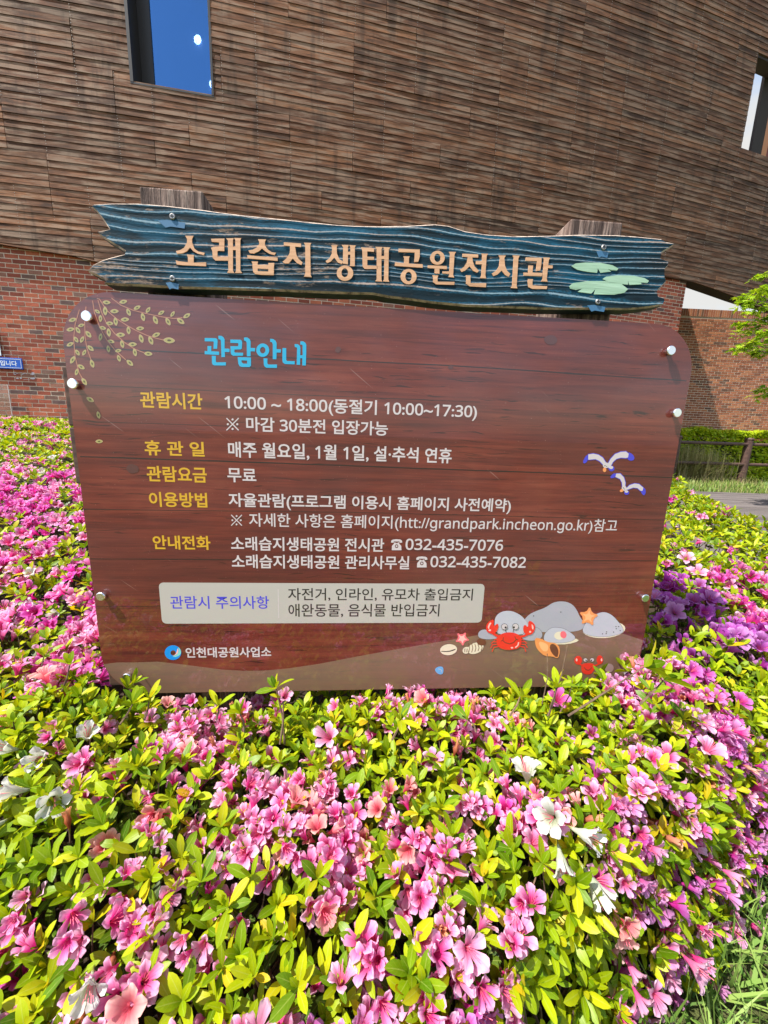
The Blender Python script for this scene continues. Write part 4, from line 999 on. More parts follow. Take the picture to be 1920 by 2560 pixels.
its += [(c5, ribbon([(1262, 440), (1300, 465), (1345, 492)], 26), I_RED), (c5, ribbon([(1660, 455), (1620, 475), (1560, 492)], 24), I_RED),
 (c5, smooth([(1195, 385), (1215, 328), (1288, 288), (1280, 378), (1328, 335), (1338, 380), (1312, 440), (1260, 458), (1208, 432)], 1), I_RED), (c5, smooth([(1602, 385), (1622, 350), (1658, 388), (1662, 310), (1700, 320), (1738, 360), (1730, 420), (1700, 460), (1650, 470), (1610, 440)], 1), I_RED),
 (c5, smooth([(1215, 385), (1235, 335), (1262, 330), (1235, 375), (1232, 405)], 1), I_PALE), (c5, ell(1240, 415, 14, 10), I_PALE), (c5, smooth([(1695, 345), (1718, 370), (1715, 410), (1700, 400), (1698, 370)], 1), I_PALE), (c5, ell(1680, 432, 12, 10), I_PALE),
 (c5, smooth([(1320, 480), (1390, 445), (1450, 436), (1520, 445), (1580, 480), (1590, 550), (1560, 610), (1480, 630), (1400, 628), (1330, 600), (1310, 540)], 2), I_RED),
 (c5, ribbon([(1410, 395), (1419, 442)], 6), I_BLK), (c5, ribbon([(1505, 390), (1493, 440)], 6), I_BLK), (c5, ell(1400, 376, 35, 35), I_BLK), (c5, ell(1400, 376, 31, 31), I_WHT), (c5, ell(1413, 385, 11, 12), I_BLK), (c5, ell(1520, 374, 35, 35), I_BLK), (c5, ell(1520, 374, 31, 31), I_WHT), (c5, ell(1503, 382, 11, 12), I_BLK),
 (c5, ribbon([(1378, 522), (1410, 550), (1455, 563), (1500, 548), (1528, 515)], 8), I_BRN), (c5, ribbon([(1362, 535), (1385, 520), (1388, 492)], 7), I_BRN), (c5, ribbon([(1513, 482), (1522, 508), (1548, 520)], 7), I_BRN), (c5, ribbon([(1555, 545), (1545, 580), (1518, 604)], 14), I_PALE), (c5, ell(1482, 605, 14, 9), I_PALE)]
art('printed_crab', its, y=-.0052)
its = [(c6, smooth([(800, 830), (850, 818), (910, 820), (945, 840), (935, 890), (900, 935), (840, 938), (800, 905)], 2), I_RED), (c6, ell(768, 790, 40, 46), I_RED), (c6, ell(992, 785, 34, 46), I_RED), (c6, ribbon([(780, 825), (815, 850)], 16), I_RED), (c6, ribbon([(985, 825), (935, 850)], 16), I_RED),
 (c6, ell(752, 785, 9, 16), I_PALE), (c6, ell(1010, 785, 8, 16), I_PALE), (c6, ell(843, 786, 23, 21), I_BLK), (c6, ell(843, 786, 20, 18), I_WHT), (c6, ell(850, 791, 7, 8), I_BLK), (c6, ell(912, 785, 23, 21), I_BLK), (c6, ell(912, 785, 20, 18), I_WHT), (c6, ell(905, 791, 7, 8), I_BLK), (c6, ribbon([(828, 862), (850, 888), (880, 892), (908, 864)], 7), I_BRN)]
art('printed_crab', its, y=-.003)
art('printed_shell', [(c6, ell(1090, 870, 46, 46), ink('ink_mauve', srgb(168, 140, 138))), (c6, smooth([(1190, 740), (1240, 715), (1290, 745), (1270, 790), (1215, 805)], 1), ink('ink_lilac', srgb(196, 140, 164)))], y=-.003)

# ------------------------------------------------------------------ SIGN: header board
c3 = Crop(180, 440, 2.127, -.004); c4 = Crop(960, 520, 1.728, -.004)
H1 = [(97, 160), (115, 148), (200, 143), (350, 143), (500, 155), (700, 178), (780, 190), (900, 205), (1000, 215), (1130, 228), (1270, 243), (1400, 256), (1500, 262), (1620, 265)]
H2 = [(60, 75), (100, 75), (180, 70), (220, 68), (280, 75), (350, 98), (440, 112), (560, 120), (700, 118), (850, 113), (1000, 115), (1100, 122), (1200, 132), (1220, 145), (1252, 150), (1250, 165), (1200, 195), (1195, 215), (1230, 228), (1228, 250), (1215, 265), (1215, 300), (1220, 320), (1180, 360), (1185, 380), (1210, 385), (1215, 400), (1205, 420), (1140, 432), (1050, 440), (900, 438), (700, 438), (500, 430), (350, 425), (200, 410), (100, 396), (20, 387)]
H3 = [(1600, 630), (1400, 625), (1100, 612), (800, 603), (550, 597), (350, 585), (250, 582), (180, 575), (165, 568), (180, 560), (165, 550), (130, 530), (100, 520), (85, 510), (80, 500), (110, 470), (160, 445), (210, 430), (280, 412), (285, 405), (230, 370), (190, 345), (150, 320), (135, 300), (135, 293), (200, 280), (175, 250), (150, 215), (125, 185), (105, 172)]
HO = c3(H1) + c4(H2) + c3(H3)
def dens(pts, mx=.02):
    out = []
    for i, a in enumerate(pts):
        b_ = pts[(i + 1) % len(pts)]; d = math.dist(a, b_); k = max(1, int(d / mx))
        for j in range(k): t = j / k; out.append((a[0] + (b_[0] - a[0]) * t, a[1] + (b_[1] - a[1]) * t))
    return out
HO = dens(HO); n = len(HO)
inner = grow(HO, -.0035)
# make sure 'inner' really lies inside
def area(p): return .5 * sum(p[i][0] * p[(i + 1) % len(p)][1] - p[(i + 1) % len(p)][0] * p[i][1] for i in range(len(p)))
if abs(area(inner)) > abs(area(HO)): inner = grow(HO, .0035)
V, Fc, U = poly_mesh(inner, y=-.006)
head = sobj('header_board', mesh_from(V, Fc, U), M_HEAD); head['label'] = 'weathered blue plank header with ragged ends and raised peach Korean letters'
YF, YB = -.006, .034
mobj('board_rim', mesh_from([(a, YF, b_) for a, b_ in inner] + [(a, YF + .005, b_) for a, b_ in HO], [(i, (i + 1) % n, n + (i + 1) % n, n + i) for i in range(n)]), M_HEADRIM, head, smooth=True)
mobj('board_side', mesh_from([(a, YF + .005, b_) for a, b_ in HO] + [(a, YB, b_) for a, b_ in HO], [(i, (i + 1) % n, n + (i + 1) % n, n + i) for i in range(n)] + [tuple(t + n for t in q) for q in poly_mesh(HO)[1]]), M_HEADSIDE, head)
A1 = Crop(430, 570, 4.484, -.006); A2 = Crop(790, 590, 4.484, -.006); A3 = Crop(1060, 600, 4.484, -.006)
LET = [(A1, [(150, 90), (245, 92), (228, 125), (228, 165), (255, 235), (300, 268), (370, 282), (360, 308), (290, 290), (240, 262), (205, 222), (170, 265), (120, 288), (60, 292), (48, 262), (95, 252), (140, 225), (172, 165), (172, 125)]),
 (A1, [(168, 300), (252, 305), (246, 330), (246, 392), (385, 388), (385, 432), (120, 420), (55, 412), (45, 365), (75, 375), (182, 388), (182, 335)]),
 (A1, [(440, 125), (590, 122), (588, 262), (525, 258), (512, 265), (512, 325), (640, 330), (640, 370), (490, 368), (460, 340), (455, 262), (440, 225), (470, 215), (530, 212), (532, 165), (450, 158)]),
 (A1, [(610, 120), (695, 118), (685, 140), (685, 215), (712, 215), (712, 140), (698, 115), (778, 118), (768, 140), (768, 480), (790, 508), (708, 508), (722, 480), (718, 250), (685, 250), (685, 480), (702, 508), (620, 505), (635, 480), (630, 145)]),
 (A1, [(965, 130), (1057, 132), (1042, 160), (1045, 200), (1075, 245), (1120, 275), (1168, 280), (1150, 308), (1090, 290), (1045, 262), (1010, 232), (975, 265), (920, 290), (875, 285), (858, 255), (905, 248), (950, 225), (980, 185), (978, 155)]),
 (A1, [(845, 308), (960, 318), (1100, 330), (1185, 335), (1185, 372), (1080, 362), (850, 345)]),
 (A1, [(893, 378), (965, 380), (960, 415), (1082, 420), (1082, 395), (1148, 395), (1143, 450), (1143, 532), (1000, 528), (935, 520), (912, 495), (905, 440), (905, 405)], [[(962, 457), (1082, 462), (1082, 492), (962, 488)]]),
 (A1, [(1255, 163), (1448, 178), (1448, 218), (1380, 212), (1385, 240), (1395, 300), (1420, 350), (1465, 390), (1450, 418), (1400, 395), (1355, 345), (1310, 400), (1265, 400), (1240, 382), (1285, 345), (1318, 290), (1325, 240), (1322, 205), (1255, 200)]),
 (A1, [(1480, 168), (1562, 172), (1550, 200), (1555, 530), (1568, 555), (1478, 548), (1495, 520), (1495, 200)]),
 (A2, [(172, 108), (242, 108), (232, 130), (235, 200), (262, 262), (305, 290), (290, 318), (245, 300), (205, 245), (165, 290), (125, 308), (108, 285), (150, 255), (178, 200), (180, 130)]),
 (A2, [(288, 103), (368, 105), (358, 130), (358, 180), (385, 180), (385, 130), (372, 105), (445, 110), (435, 135), (435, 342), (382, 340), (385, 212), (358, 212), (358, 320), (300, 312), (305, 130)]),
 (A2, ell(325, 420, 93, 86), [ell(323, 415, 37, 50)]),
 (A2, [(505, 130), (650, 142), (650, 182), (575, 175), (575, 235), (650, 238), (650, 270), (575, 270), (575, 332), (690, 338), (690, 372), (545, 372), (522, 345), (520, 200), (518, 165)]),
 (A2, [(665, 125), (748, 128), (733, 150), (733, 228), (765, 228), (765, 150), (752, 128), (832, 132), (815, 155), (810, 490), (822, 518), (748, 512), (762, 490), (765, 262), (733, 262), (733, 490), (742, 515), (662, 510), (680, 488), (680, 150)]),
 (A2, [(925, 145), (1060, 152), (1162, 155), (1162, 235), (1145, 292), (1098, 296), (1105, 240), (1105, 188), (925, 183)]),
 (A2, [(978, 230), (1050, 232), (1042, 250), (1040, 312), (1195, 320), (1195, 360), (882, 338), (885, 298), (985, 310), (988, 255)]), (A2, ell(1037, 458, 90, 86), [ell(1037, 458, 37, 53)]),
 (A2, ell(1360, 248, 82, 78), [ell(1360, 248, 35, 47)]), (A2, [(1252, 332), (1465, 340), (1465, 375), (1382, 370), (1382, 425), (1328, 420), (1328, 368), (1252, 362)]), (A2, [(1415, 400), (1490, 400), (1490, 428), (1415, 422)]),
 (A2, [(1487, 180), (1568, 182), (1552, 205), (1535, 440), (1548, 468), (1480, 462), (1492, 440), (1500, 210)]), (A2, [(1303, 443), (1370, 446), (1360, 470), (1362, 515), (1552, 518), (1548, 550), (1345, 545), (1312, 520), (1312, 470)]),
 (A3, [(430, 157), (605, 165), (605, 200), (540, 198), (545, 245), (565, 300), (612, 348), (595, 370), (550, 350), (508, 298), (460, 345), (418, 362), (402, 335), (445, 305), (480, 250), (487, 195), (428, 192)]), (A3, [(580, 240), (648, 240), (645, 275), (580, 275)]),
 (A3, [(640, 155), (718, 158), (700, 180), (685, 400), (695, 432), (625, 430), (640, 400), (650, 180)]), (A3, [(465, 398), (523, 400), (518, 425), (520, 487), (695, 488), (692, 532), (510, 522), (470, 495), (472, 425)]),
 (A3, [(832, 175), (915, 178), (898, 205), (905, 290), (930, 350), (965, 382), (945, 415), (905, 395), (868, 345), (820, 390), (775, 408), (757, 378), (805, 350), (840, 290), (848, 210)]), (A3, [(990, 175), (1070, 178), (1055, 210), (1035, 520), (1045, 545), (970, 540), (985, 515), (1003, 205)]),
 (A3, [(1140, 198), (1315, 205), (1312, 270), (1300, 345), (1252, 350), (1260, 280), (1262, 240), (1135, 235)]), (A3, [(1168, 288), (1220, 290), (1212, 368), (1322, 372), (1320, 408), (1115, 402), (1113, 368), (1165, 370)]),
 (A3, [(1332, 198), (1410, 202), (1395, 230), (1388, 285), (1440, 288), (1436, 320), (1385, 318), (1372, 440), (1382, 470), (1312, 466), (1325, 440), (1342, 230)]), (A3, [(1163, 440), (1220, 442), (1212, 470), (1213, 512), (1378, 522), (1372, 552), (1210, 550), (1168, 530), (1160, 480)])]
for it in LET:
    cr, o_ = it[0], it[1]; hl = it[2] if len(it) > 2 else []
    V, Fc, U = poly_mesh(cr(o_), [cr(h) for h in hl], y=YF - .0018, thick=.0022); mobj('raised_stroke', mesh_from(V, Fc, U), M_LETTER, head)
A4 = Crop(1340, 540, 4.366, -.006)
for pts in ([(383, 550), (430, 520), (540, 510), (700, 515), (830, 540), (895, 575), (880, 598), (820, 595), (780, 580), (815, 608), (700, 622), (672, 575), (662, 622), (560, 612), (450, 590)],
            [(722, 690), (760, 665), (880, 650), (1060, 655), (1180, 680), (1228, 710), (1210, 735), (1140, 728), (1148, 748), (1015, 755), (1000, 710), (1000, 752), (930, 745), (800, 725)],
            [(360, 770), (400, 735), (560, 712), (750, 712), (930, 745), (1000, 800), (960, 840), (850, 860), (630, 858), (645, 800), (600, 850), (450, 830), (500, 795), (430, 808), (370, 795)]):
    V, Fc, U = poly_mesh(A4(pts), y=YF - .0015, thick=.002); mobj('lily_pad', mesh_from(V, Fc, U), M_PAD, head)
for px, py, pw in ((431.5, 542, 50), (431.5, 697, 24), (1508.6, 619, 26), (1494, 755, 40)):
    u, z_ = SP(px, py, -.006)
    V, Fc = [], []
    for r_, y_ in ((.0060, YF), (.0060, YF - .002), (.0048, YF - .003)):
        for i in range(16): a = math.pi * i / 8; V.append((u + r_ * math.cos(a), y_, z_ + r_ * math.sin(a)))
    for j in range(2):
        for i in range(16): Fc.append((j * 16 + i, j * 16 + (i + 1) % 16, (j + 1) * 16 + (i + 1) % 16, (j + 1) * 16 + i))
    Fc.append(tuple(range(32, 48))); sc_ = mobj('screw', mesh_from(V, Fc), M_SCREW, head)
    q = YF - .0031; cr = [(u - .004, u + .004, z_ - .0009, z_ + .0009), (u - .0009, u + .0009, z_ - .004, z_ + .004)]
    pw_ = pw / 960.; pz = z_ - .012
    V, Fc, U = poly_mesh([(u - pw_ * .6, pz + .003), (u - pw_ * .2, pz + .005), (u + pw_ * .5, pz + .002), (u + pw_ * .45, pz - .009), (u - pw_ * .1, pz - .007), (u - pw_ * .3, pz - .010)], y=YF - .0006); mobj('filler_patch', mesh_from(V, Fc, U), M_PATCH, head)
    mobj('screw_slot', mesh_from(*join([box_data(a, b_, q - .0003, q, c, d) for a, b_, c, d in cr])), M_DARK, head)

# ================================================================== MARKS AND CLEAR STAND ON THE BRICKWORK (far left)
def wall_poly(pts, off):
    out = []
    for a, b_ in pts:
        s_, z_ = facade_hit(a, b_, off); x, y_ = W(s_, off); out.append((x, y_, z_))
    return out
def on_wall(polys, off=.0105):
    V, Fc = [], []
    for p in polys:
        q = wall_poly([(px * 1.0, py) for px, py in p], off); t = tessellate_polygon([[Vector((x[0], x[2], 0)) for x in q]]); b0 = len(V); V += q; Fc += [tuple(i + b0 for i in k) for k in t]
    return mesh_from(V, Fc)
c_ = lambda pts: [(x / 11.06, 860 + y_ / 11.06) for x, y_ in pts]
marks = [c_(smooth([(378, 770), (396, 765), (398, 850), (380, 848)])), c_(ribbon([(400, 782), (440, 790), (452, 815), (430, 840), (400, 842)], 12)), c_(ribbon([(468, 825), (495, 800), (512, 835)], 14)), c_(ribbon([(530, 840), (545, 795), (600, 788)], 12)),
         c_(ribbon([(600, 840), (660, 820), (700, 800), (745, 830)], 16)), c_(ribbon([(770, 780), (785, 850)], 12)), c_(ell(908, 820, 42, 36)), c_(ribbon([(830, 842), (880, 838)], 14)),
         c_(smooth([(440, 940), (490, 925), (525, 945), (510, 965), (455, 968)])), c_(smooth([(545, 915), (590, 905), (605, 965), (560, 970)])), c_(smooth([(820, 945), (900, 930), (960, 925), (980, 975), (850, 975)])), c_(ribbon([(650, 985), (830, 980)], 8))]
o = mobj('paint_marks', on_wall(marks), plain('white_marker', srgb(206, 198, 204), .7)); tag(o, label='scribbled white marks on two brick courses just below the blue plate', cat='graffiti')
def _clear(b):
    gl = b.n('BsdfGlossy'); gl.inputs['Roughness'].default_value = .05; tr = b.n('BsdfTransparent'); tr.inputs['Color'].default_value = (.93, .93, .95, 1)
    mx = b.n('MixShader'); mx.inputs[0].default_value = .06; b.l(tr.outputs[0], mx.inputs[1]); b.l(gl.outputs[0], mx.inputs[2]); b.l(mx.outputs[0], b.out.inputs[0])
sA_, zA_ = facade_hit(19, 962, .06); sB_, zB_ = facade_hit(26, 1048, .06)
st_ = empty('clear_stand', (*W(sA_ - .3, .06), zB_ - .3), label='clear acrylic stand with thin pale edges against the brick wall at the left margin', cat='stand')
def stbox(s0, s1, o0, o1, z0, z1): V, f = wbox(s0, s1, o0, o1, z0, z1); return [(a - st_.location.x, b_ + 8 - st_.location.y, c - st_.location.z) for a, b_, c in V], f
mobj('sheet', mesh_from(*stbox(sA_ - .9, sA_, .058, .062, zB_ - .9, zA_)), mat('clear_acrylic', _clear), st_)
mobj('edge_strip', mesh_from(*stbox(sA_ + .001, sA_ + .009, .056, .066, zB_ - .9, zA_ + .004)), plain('pale_acrylic_edge', srgb(206, 196, 192), .3), st_)
mobj('edge_strip', mesh_from(*stbox(sA_ - .9, sA_, .056, .066, zA_ + .001, zA_ + .009)), st_.children[1].data.materials[0], st_)

# ================================================================== FENCE
fy = 10.25
fence = empty('timber_rail_fence', (9.4, fy, 0), label='brown two-rail post fence along the far side of the boardwalk', cat='fence')
FD = Vector((math.cos(R(3)), math.sin(R(3)), 0)); fp0 = Vector((9.46, fy, .02))
v, f = tube_data([(0, 0, -.05), (0, 0, 1.16), (0, 0, 1.20), (0, 0, 1.235)], [.095, .092, .105, .085], 14)
for i in range(-4, 4):
    p = fp0 + FD * (1.95 * i); o = mobj('post', mesh_from(v, f), M_FENCE, fence, smooth=False); o.location = p - fence.location
    for hz in (1.07, .55):
        L = 1.95; vv, ff = tube_data([(0, 0, 0), (FD.x * L, FD.y * L, 0)], .042, 12); o = mobj('rail', mesh_from(vv, ff), M_FENCE, fence); o.location = p + Vector((0, -.03, hz)) - fence.location

# ================================================================== LEAF / FLOWER SHAPES
def leaf_mesh(L=1.0, W_=.36, fold=.12, curl=.15, mt=M_LEAF, pts=((0, .04), (.25, .62), (.5, .96), (.75, .84), (.9, .5))):
    V, U, Fc = [], [], []
    for t, wv in pts:
        z_ = -curl * L * t * t + .1 * L * t; hw = W_ * L * wv / 2
        V += [(L * t, 0, z_), (L * t, hw, z_ + fold * hw * 2), (L * t, -hw, z_ + fold * hw * 2)]; U += [(t, .5), (t, 1), (t, 0)]
    for i in range(len(pts) - 1):
        a = 3 * i; b_ = a + 3; Fc += [(a, b_, b_ + 1, a + 1), (a, a + 2, b_ + 2, b_)]
    V.append((L, 0, -curl * L + .1 * L)); U.append((1, .5)); a = 3 * (len(pts) - 1); t_ = len(V) - 1; Fc += [(a, t_, a + 1), (a, a + 2, t_)]
    me = mesh_from(V, Fc, U); me.materials.append(mt); me.polygons.foreach_set('use_smooth', [True] * len(me.polygons)); return me
LEAVES = [leaf_mesh(W_=.36, fold=.10, curl=.12), leaf_mesh(W_=.42, fold=.16, curl=.25), leaf_mesh(W_=.32, fold=.2, curl=.0), leaf_mesh(W_=.40, fold=.05, curl=.35)]
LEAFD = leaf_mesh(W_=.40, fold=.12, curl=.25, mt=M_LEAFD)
def flower_mesh(mt, seed=0, openness=1.0, seg=5):
    r2 = random.Random(seed); wk = r2.uniform(.74, .98); V, U, Fc, MI = [], [], [], []
    T = [0, .25, .45, .6, .78, .92, 1.0]
    RHO = [.0022, .0048, .0095, .0165, .0245, .0305, .0335]; Z = [0, .013, .024, .032, .038, .0405, .0395]
    WID = [1.0, 1.0, 1.03, 1.06, 1.02, .80, .34]
    for p in range(5):
        a0 = 72 * p + r2.uniform(-5, 5); dr = r2.uniform(.86, 1.1); dz = r2.uniform(-.006, .006); b0 = len(V); ruf = r2.uniform(0, 6)
        for i, t in enumerate(T):
            rho = RHO[i] * (1 if i < 3 else (openness * dr)); zz_ = Z[i] + (dz if i > 3 else 0) + (1 - openness) * .02 * max(0, t - .45) * 2
            for j in range(seg):
                q = -1 + 2 * j / (seg - 1); ang = R(a0 + 36 * q * (WID[i] if i < 3 else WID[i] * wk)) 
                rr = rho * (1 - (.10 * q * q if i > 3 else 0)); up = (.0015 * (q * q) + .0022 * math.sin(ruf + 4 * q + .8 * i) + (.0012 if p % 2 else -.0012)) if i > 2 else 0
                V.append((rr * math.cos(ang), rr * math.sin(ang), zz_ + up)); U.append((t, .5 + q / 2))
        for i in range(len(T) - 1):
            for j in range(seg - 1):
                a = b0 + i * seg + j; Fc.append((a, a + seg, a + seg + 1, a + 1)); MI.append(0)
    for k in range(6):                       # stamens and a longer pistil
        a = R(60 * k + 10); L = .040 if k else .050; r1 = .006 + .003 * (k % 2); b0 = len(V); w_ = .0005
        for t in (0, .5, 1):
            x = r1 * t * math.cos(a) + .003 * t * t; y_ = r1 * t * math.sin(a); V += [(x - w_, y_, .006 + L * t), (x + w_, y_ + w_, .006 + L * t)]; U += [(t, 0), (t, 1)]
        Fc += [(b0, b0 + 1, b0 + 3, b0 + 2), (b0 + 2, b0 + 3, b0 + 5, b0 + 4)]; MI += [1, 1]
    b0 = len(V)
    for k in range(5): a = R(72 * k); V.append((.0035 * math.cos(a), .0035 * math.sin(a), .004)); U.append((0, 0))
    V.append((0, 0, -.012)); U.append((0, 0))
    for k in range(5): Fc.append((b0 + k, b0 + (k + 1) % 5, b0 + 5)); MI.append(2)
    me = mesh_from(V, Fc, U); [me.materials.append(q) for q in (mt, M_STAMEN, M_CALYX)]; me.polygons.foreach_set('material_index', MI)
    me.polygons.foreach_set('use_smooth', [True] * len(me.polygons)); return me
FLOW = {k: [flower_mesh(m_, i * 7 + len(k), o_) for i, o_ in enumerate(((1.08, .74, .92) if k != 'wilted' else (.35, .3, .4)))] for k, m_ in PET.items()}

def orient(n, spin, tilt, p, sc):
    """matrix with local +Z along a direction tilted from n"""
    q = n.to_track_quat('Z', 'Y').to_matrix().to_4x4()
    mm = Matrix.Translation(p) @ q @ Matrix.Rotation(spin, 4, 'Z') @ Matrix.Rotation(tilt, 4, 'X') @ Matrix.Rotation(rng.uniform(0, 6.28), 4, 'Z')
    return mm @ Matrix.Scale(sc, 4)

# ================================================================== AZALEA SHRUBS
SHR = [  # name seeds: (x, y, label)
 (-.62, .42, 'azalea shrub with white trumpet blooms among the leaves, at the lower left of the bed'),
 (.02, .45, 'azalea shrub crowded with pink and salmon blooms, in front of the sign panel'),
 (.62, .62, 'azalea shrub with large white flowers over purple blooms, lower right beside the grass'),
 (-1.25, 1.1, 'azalea shrub thick with magenta flowers, close beside the left edge of the sign'),
 (-2.6, 2.6, 'pale pink azalea shrub between the sign and the brick wall with the blue plate'),
 (-4.6, 4.4, 'far azalea shrub at the foot of the red brick wall, topmost at the left edge'),
 (1.35, 1.35, 'azalea shrub with violet and hot pink blooms beside the right edge of the sign'),
 (2.1, 2.8, 'mostly leafy yellow-green azalea shrub bordering the boardwalk'),
 (-.3, 2.2, 'azalea shrub in the shade right behind the sign'),
 (-.8, 4.4, 'azalea shrub hidden behind the sign, nearest the curved brick wall')]
roots = []
for x, y_, lab in SHR:
    roots.append(empty('azalea_shrub', (x, y_, max(0, S(x, y_) - .34)), label=lab, cat='shrub', group='azalea shrubs planted as one hedge round the sign'))
def owner(x, y_):
    jx = .25 * noise.noise((x * 1.7, y_ * 1.7, 9)); return min(range(len(SHR)), key=lambda i: (x + jx - SHR[i][0]) ** 2 + (y_ + jx - SHR[i][1]) ** 2)
leafI = [[] for _ in SHR]; flowI = [[] for _ in SHR]; deepI = [[] for _ in SHR]; twig = [[] for _ in SHR]
def pick_colour(x, y_):
    n1 = noise.noise((x * 2.6, y_ * 2.6, 20)); n2 = rng.random()
    if x > .85 and y_ > .95:
        if y_ < 1.5 and x < 1.22: return 'purple' if n2 < .9 else 'magenta'
        return 'magenta' if n2 < (.7 if n1 > 0 else .2) else 'pink'
    if x < -.80:
        if y_ > 2.2: return 'pink' if n2 < .8 else 'magenta'
        if y_ > .9: return 'magenta' if n2 < (.7 if n1 > -.05 else .2) else 'pink'
    if n2 > .965: return 'wilted'
    if (x > .50 + .25 * n1) or (y_ < .34 + .12 * n1 and x > -.1):
        return 'lilac' if n2 < (.62 if n1 > .02 else .25) else ('pink' if n2 < .9 else 'magenta')
    if n1 < -.2: return 'salmon' if n2 < .28 else 'pink'
    return 'pink' if n2 < .86 else ('magenta' if n2 < .93 else ('salmon' if n2 < .98 else 'wilted'))
def fl_density(x, y_):
    n = noise.noise((x * 3.4 + 7, y_ * 3.4, 3)) + .5 * noise.noise((x * 8, y_ * 8, 6))
    if x > 1.3 and y_ > 1.5: return .16 + .25 * n
    if x > .9 and y_ > 1.5: return .30 + .5 * n
    if x > .9 and y_ > 1.0: return .85 + .4 * n
    if x < -.8 and y_ < 2.2 and y_ > .85: return .74 + 1.1 * n
    if x < -.9: return .62 + .7 * n
    if x < -.42: return .30 + 1.5 * n
    if y_ < .42: return 1.0 + 1.2 * n
    if y_ < .64: return .80 + 1.6 * n
    return .40 + 1.5 * n
def add_whorl(p, n, sc, own, kind=0, nl=None):
    nl = nl or rng.randint(5, 8); spin = rng.uniform(0, 6.28); q = n.to_track_quat('Z', 'Y').to_matrix().to_4x4(); Mq = Matrix.Translation(p) @ q
    for k in range(nl):
        up = rng.uniform(12, 62) if k < nl - 2 else rng.uniform(55, 80); L = sc * rng.uniform(.7, 1.15) * (1 if k < nl - 2 else .7)
        mm = Mq @ Matrix.Rotation(spin + k * 2.4 + rng.uniform(-.3, .3), 4, 'Z') @ Matrix.Rotation(-R(up), 4, 'Y') @ Matrix.Rotation(rng.uniform(-.5, .5), 4, 'X') @ Matrix.Scale(L, 4)
        (deepI if kind else leafI)[own].append((mm, rng.randrange(4)))
def grid(y0, y1, dy, xr):
    y_ = y0
    while y_ < y1:
        a, b_ = xr(y_); x = a
        while x < b_:
            yield x + rng.uniform(-.5, .5) * dy, y_ + rng.uniform(-.5, .5) * dy; x += dy
        y_ += dy
def hidden(x, y_): return y_ > 1.15 and -.66 * y_ < x < .74 * y_
zones = [(-.25, .95, .0268, lambda y_: (-1.2 - y_ * .4, 1.6), .0385), (.95, 1.6, .038, lambda y_: (-1.25 * y_ - .3, 2.3), .042), (1.6, 3.0, .050, lambda y_: (-1.25 * y_ - .3, 2.8), .046), (3.0, 6.3, .078, lambda y_: (-1.2 * y_, 3.1), .058)]
for y0, y1, dy, xr, ls in zones:
    todo = [(a, b_, 0) for a, b_ in grid(y0, y1, dy, xr)]
    while todo:
        x, y_, rp = todo.pop()
        if y_ > 0 and hidden(x, y_) and rng.random() < .62: continue
        e = edge_dist(x, y_)
        if e < 0.004: continue
        q = Vector((x, y_, 0)) - SN * (D0 * SN.y); u = q.dot(SE); dp = q.dot(SN)
        if -.72 < u < .90 and -.030 < dp < .20 and not (dp > .06 and u > -.3): continue
        n = Snorm(x, y_)
        if not rp and n.z < .8: todo += [(x + rng.uniform(-.02, .02), y_ + rng.uniform(-.02, .02), 1) for _ in range(1 if n.z > .6 else (2 if n.z > .4 else 4))]
        z_ = S(x, y_); own = owner(x, y_); far = y_ > 1.6
        fd = fl_density(x, y_); isf = rng.random() < fd * (.66 if y_ < .95 else (.62 if not far else .6))
        nn = (n + Vector((rng.uniform(-.4, .4), rng.uniform(-.4, .4), .35)) * .9).normalized()
        p = Vector((x, y_, z_)) + n * rng.uniform(-.035, .022)
        if isf:
            dirv = (n * .9 + Vector((rng.uniform(-.7, .7), rng.uniform(-.95, .45), .15))).normalized()
            c = pick_colour(x, y_); fs = rng.uniform(.52, .73) * (1.45 if (x < -.75 and .8 < y_ < 2.4) or (x > .85 and 1.0 < y_ < 1.6) else 1.0) * 1.0 * (1.15 if y_ > 3 else 1)
            mm = orient(dirv, rng.uniform(0, 6.28), R(rng.uniform(0, 35)), p + n * .012 - dirv * .02, fs); flowI[own].append((mm, c, rng.randrange(3)))
            for _k in range(rng.choice((0, 1, 1, 2))):
                off_ = Vector((rng.uniform(-.035, .035), rng.uniform(-.035, .035), rng.uniform(-.012, .006))); d2 = (dirv + Vector((off_.x * 16, off_.y * 16, rng.uniform(-.3, .2)))).normalized()
                flowI[own].append((orient(d2, rng.uniform(0, 6.28), R(rng.uniform(0, 25)), p + off_ + n * .012 - d2 * .02, fs * rng.uniform(.85, 1.05)), c if rng.random() < .8 else pick_colour(x, y_), rng.randrange(3)))
            if rng.random() < .44: add_whorl(p - n * .008, nn, ls * .85, own)
        else:
            add_whorl(p, nn, ls, own)
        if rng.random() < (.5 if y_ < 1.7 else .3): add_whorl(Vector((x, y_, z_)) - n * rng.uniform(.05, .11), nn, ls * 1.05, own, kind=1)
        if y_ < 2.2 and rng.random() < .35:
            b_ = Vector((x + rng.uniform(-.08, .08), y_ + rng.uniform(-.05, .08), z_ - rng.uniform(.14, .24))); twig[own].append(tube_data([b_, (b_ + p) / 2 + Vector((rng.uniform(-.015, .015),) * 3), p], [.0028, .002, .0012], 4, False))
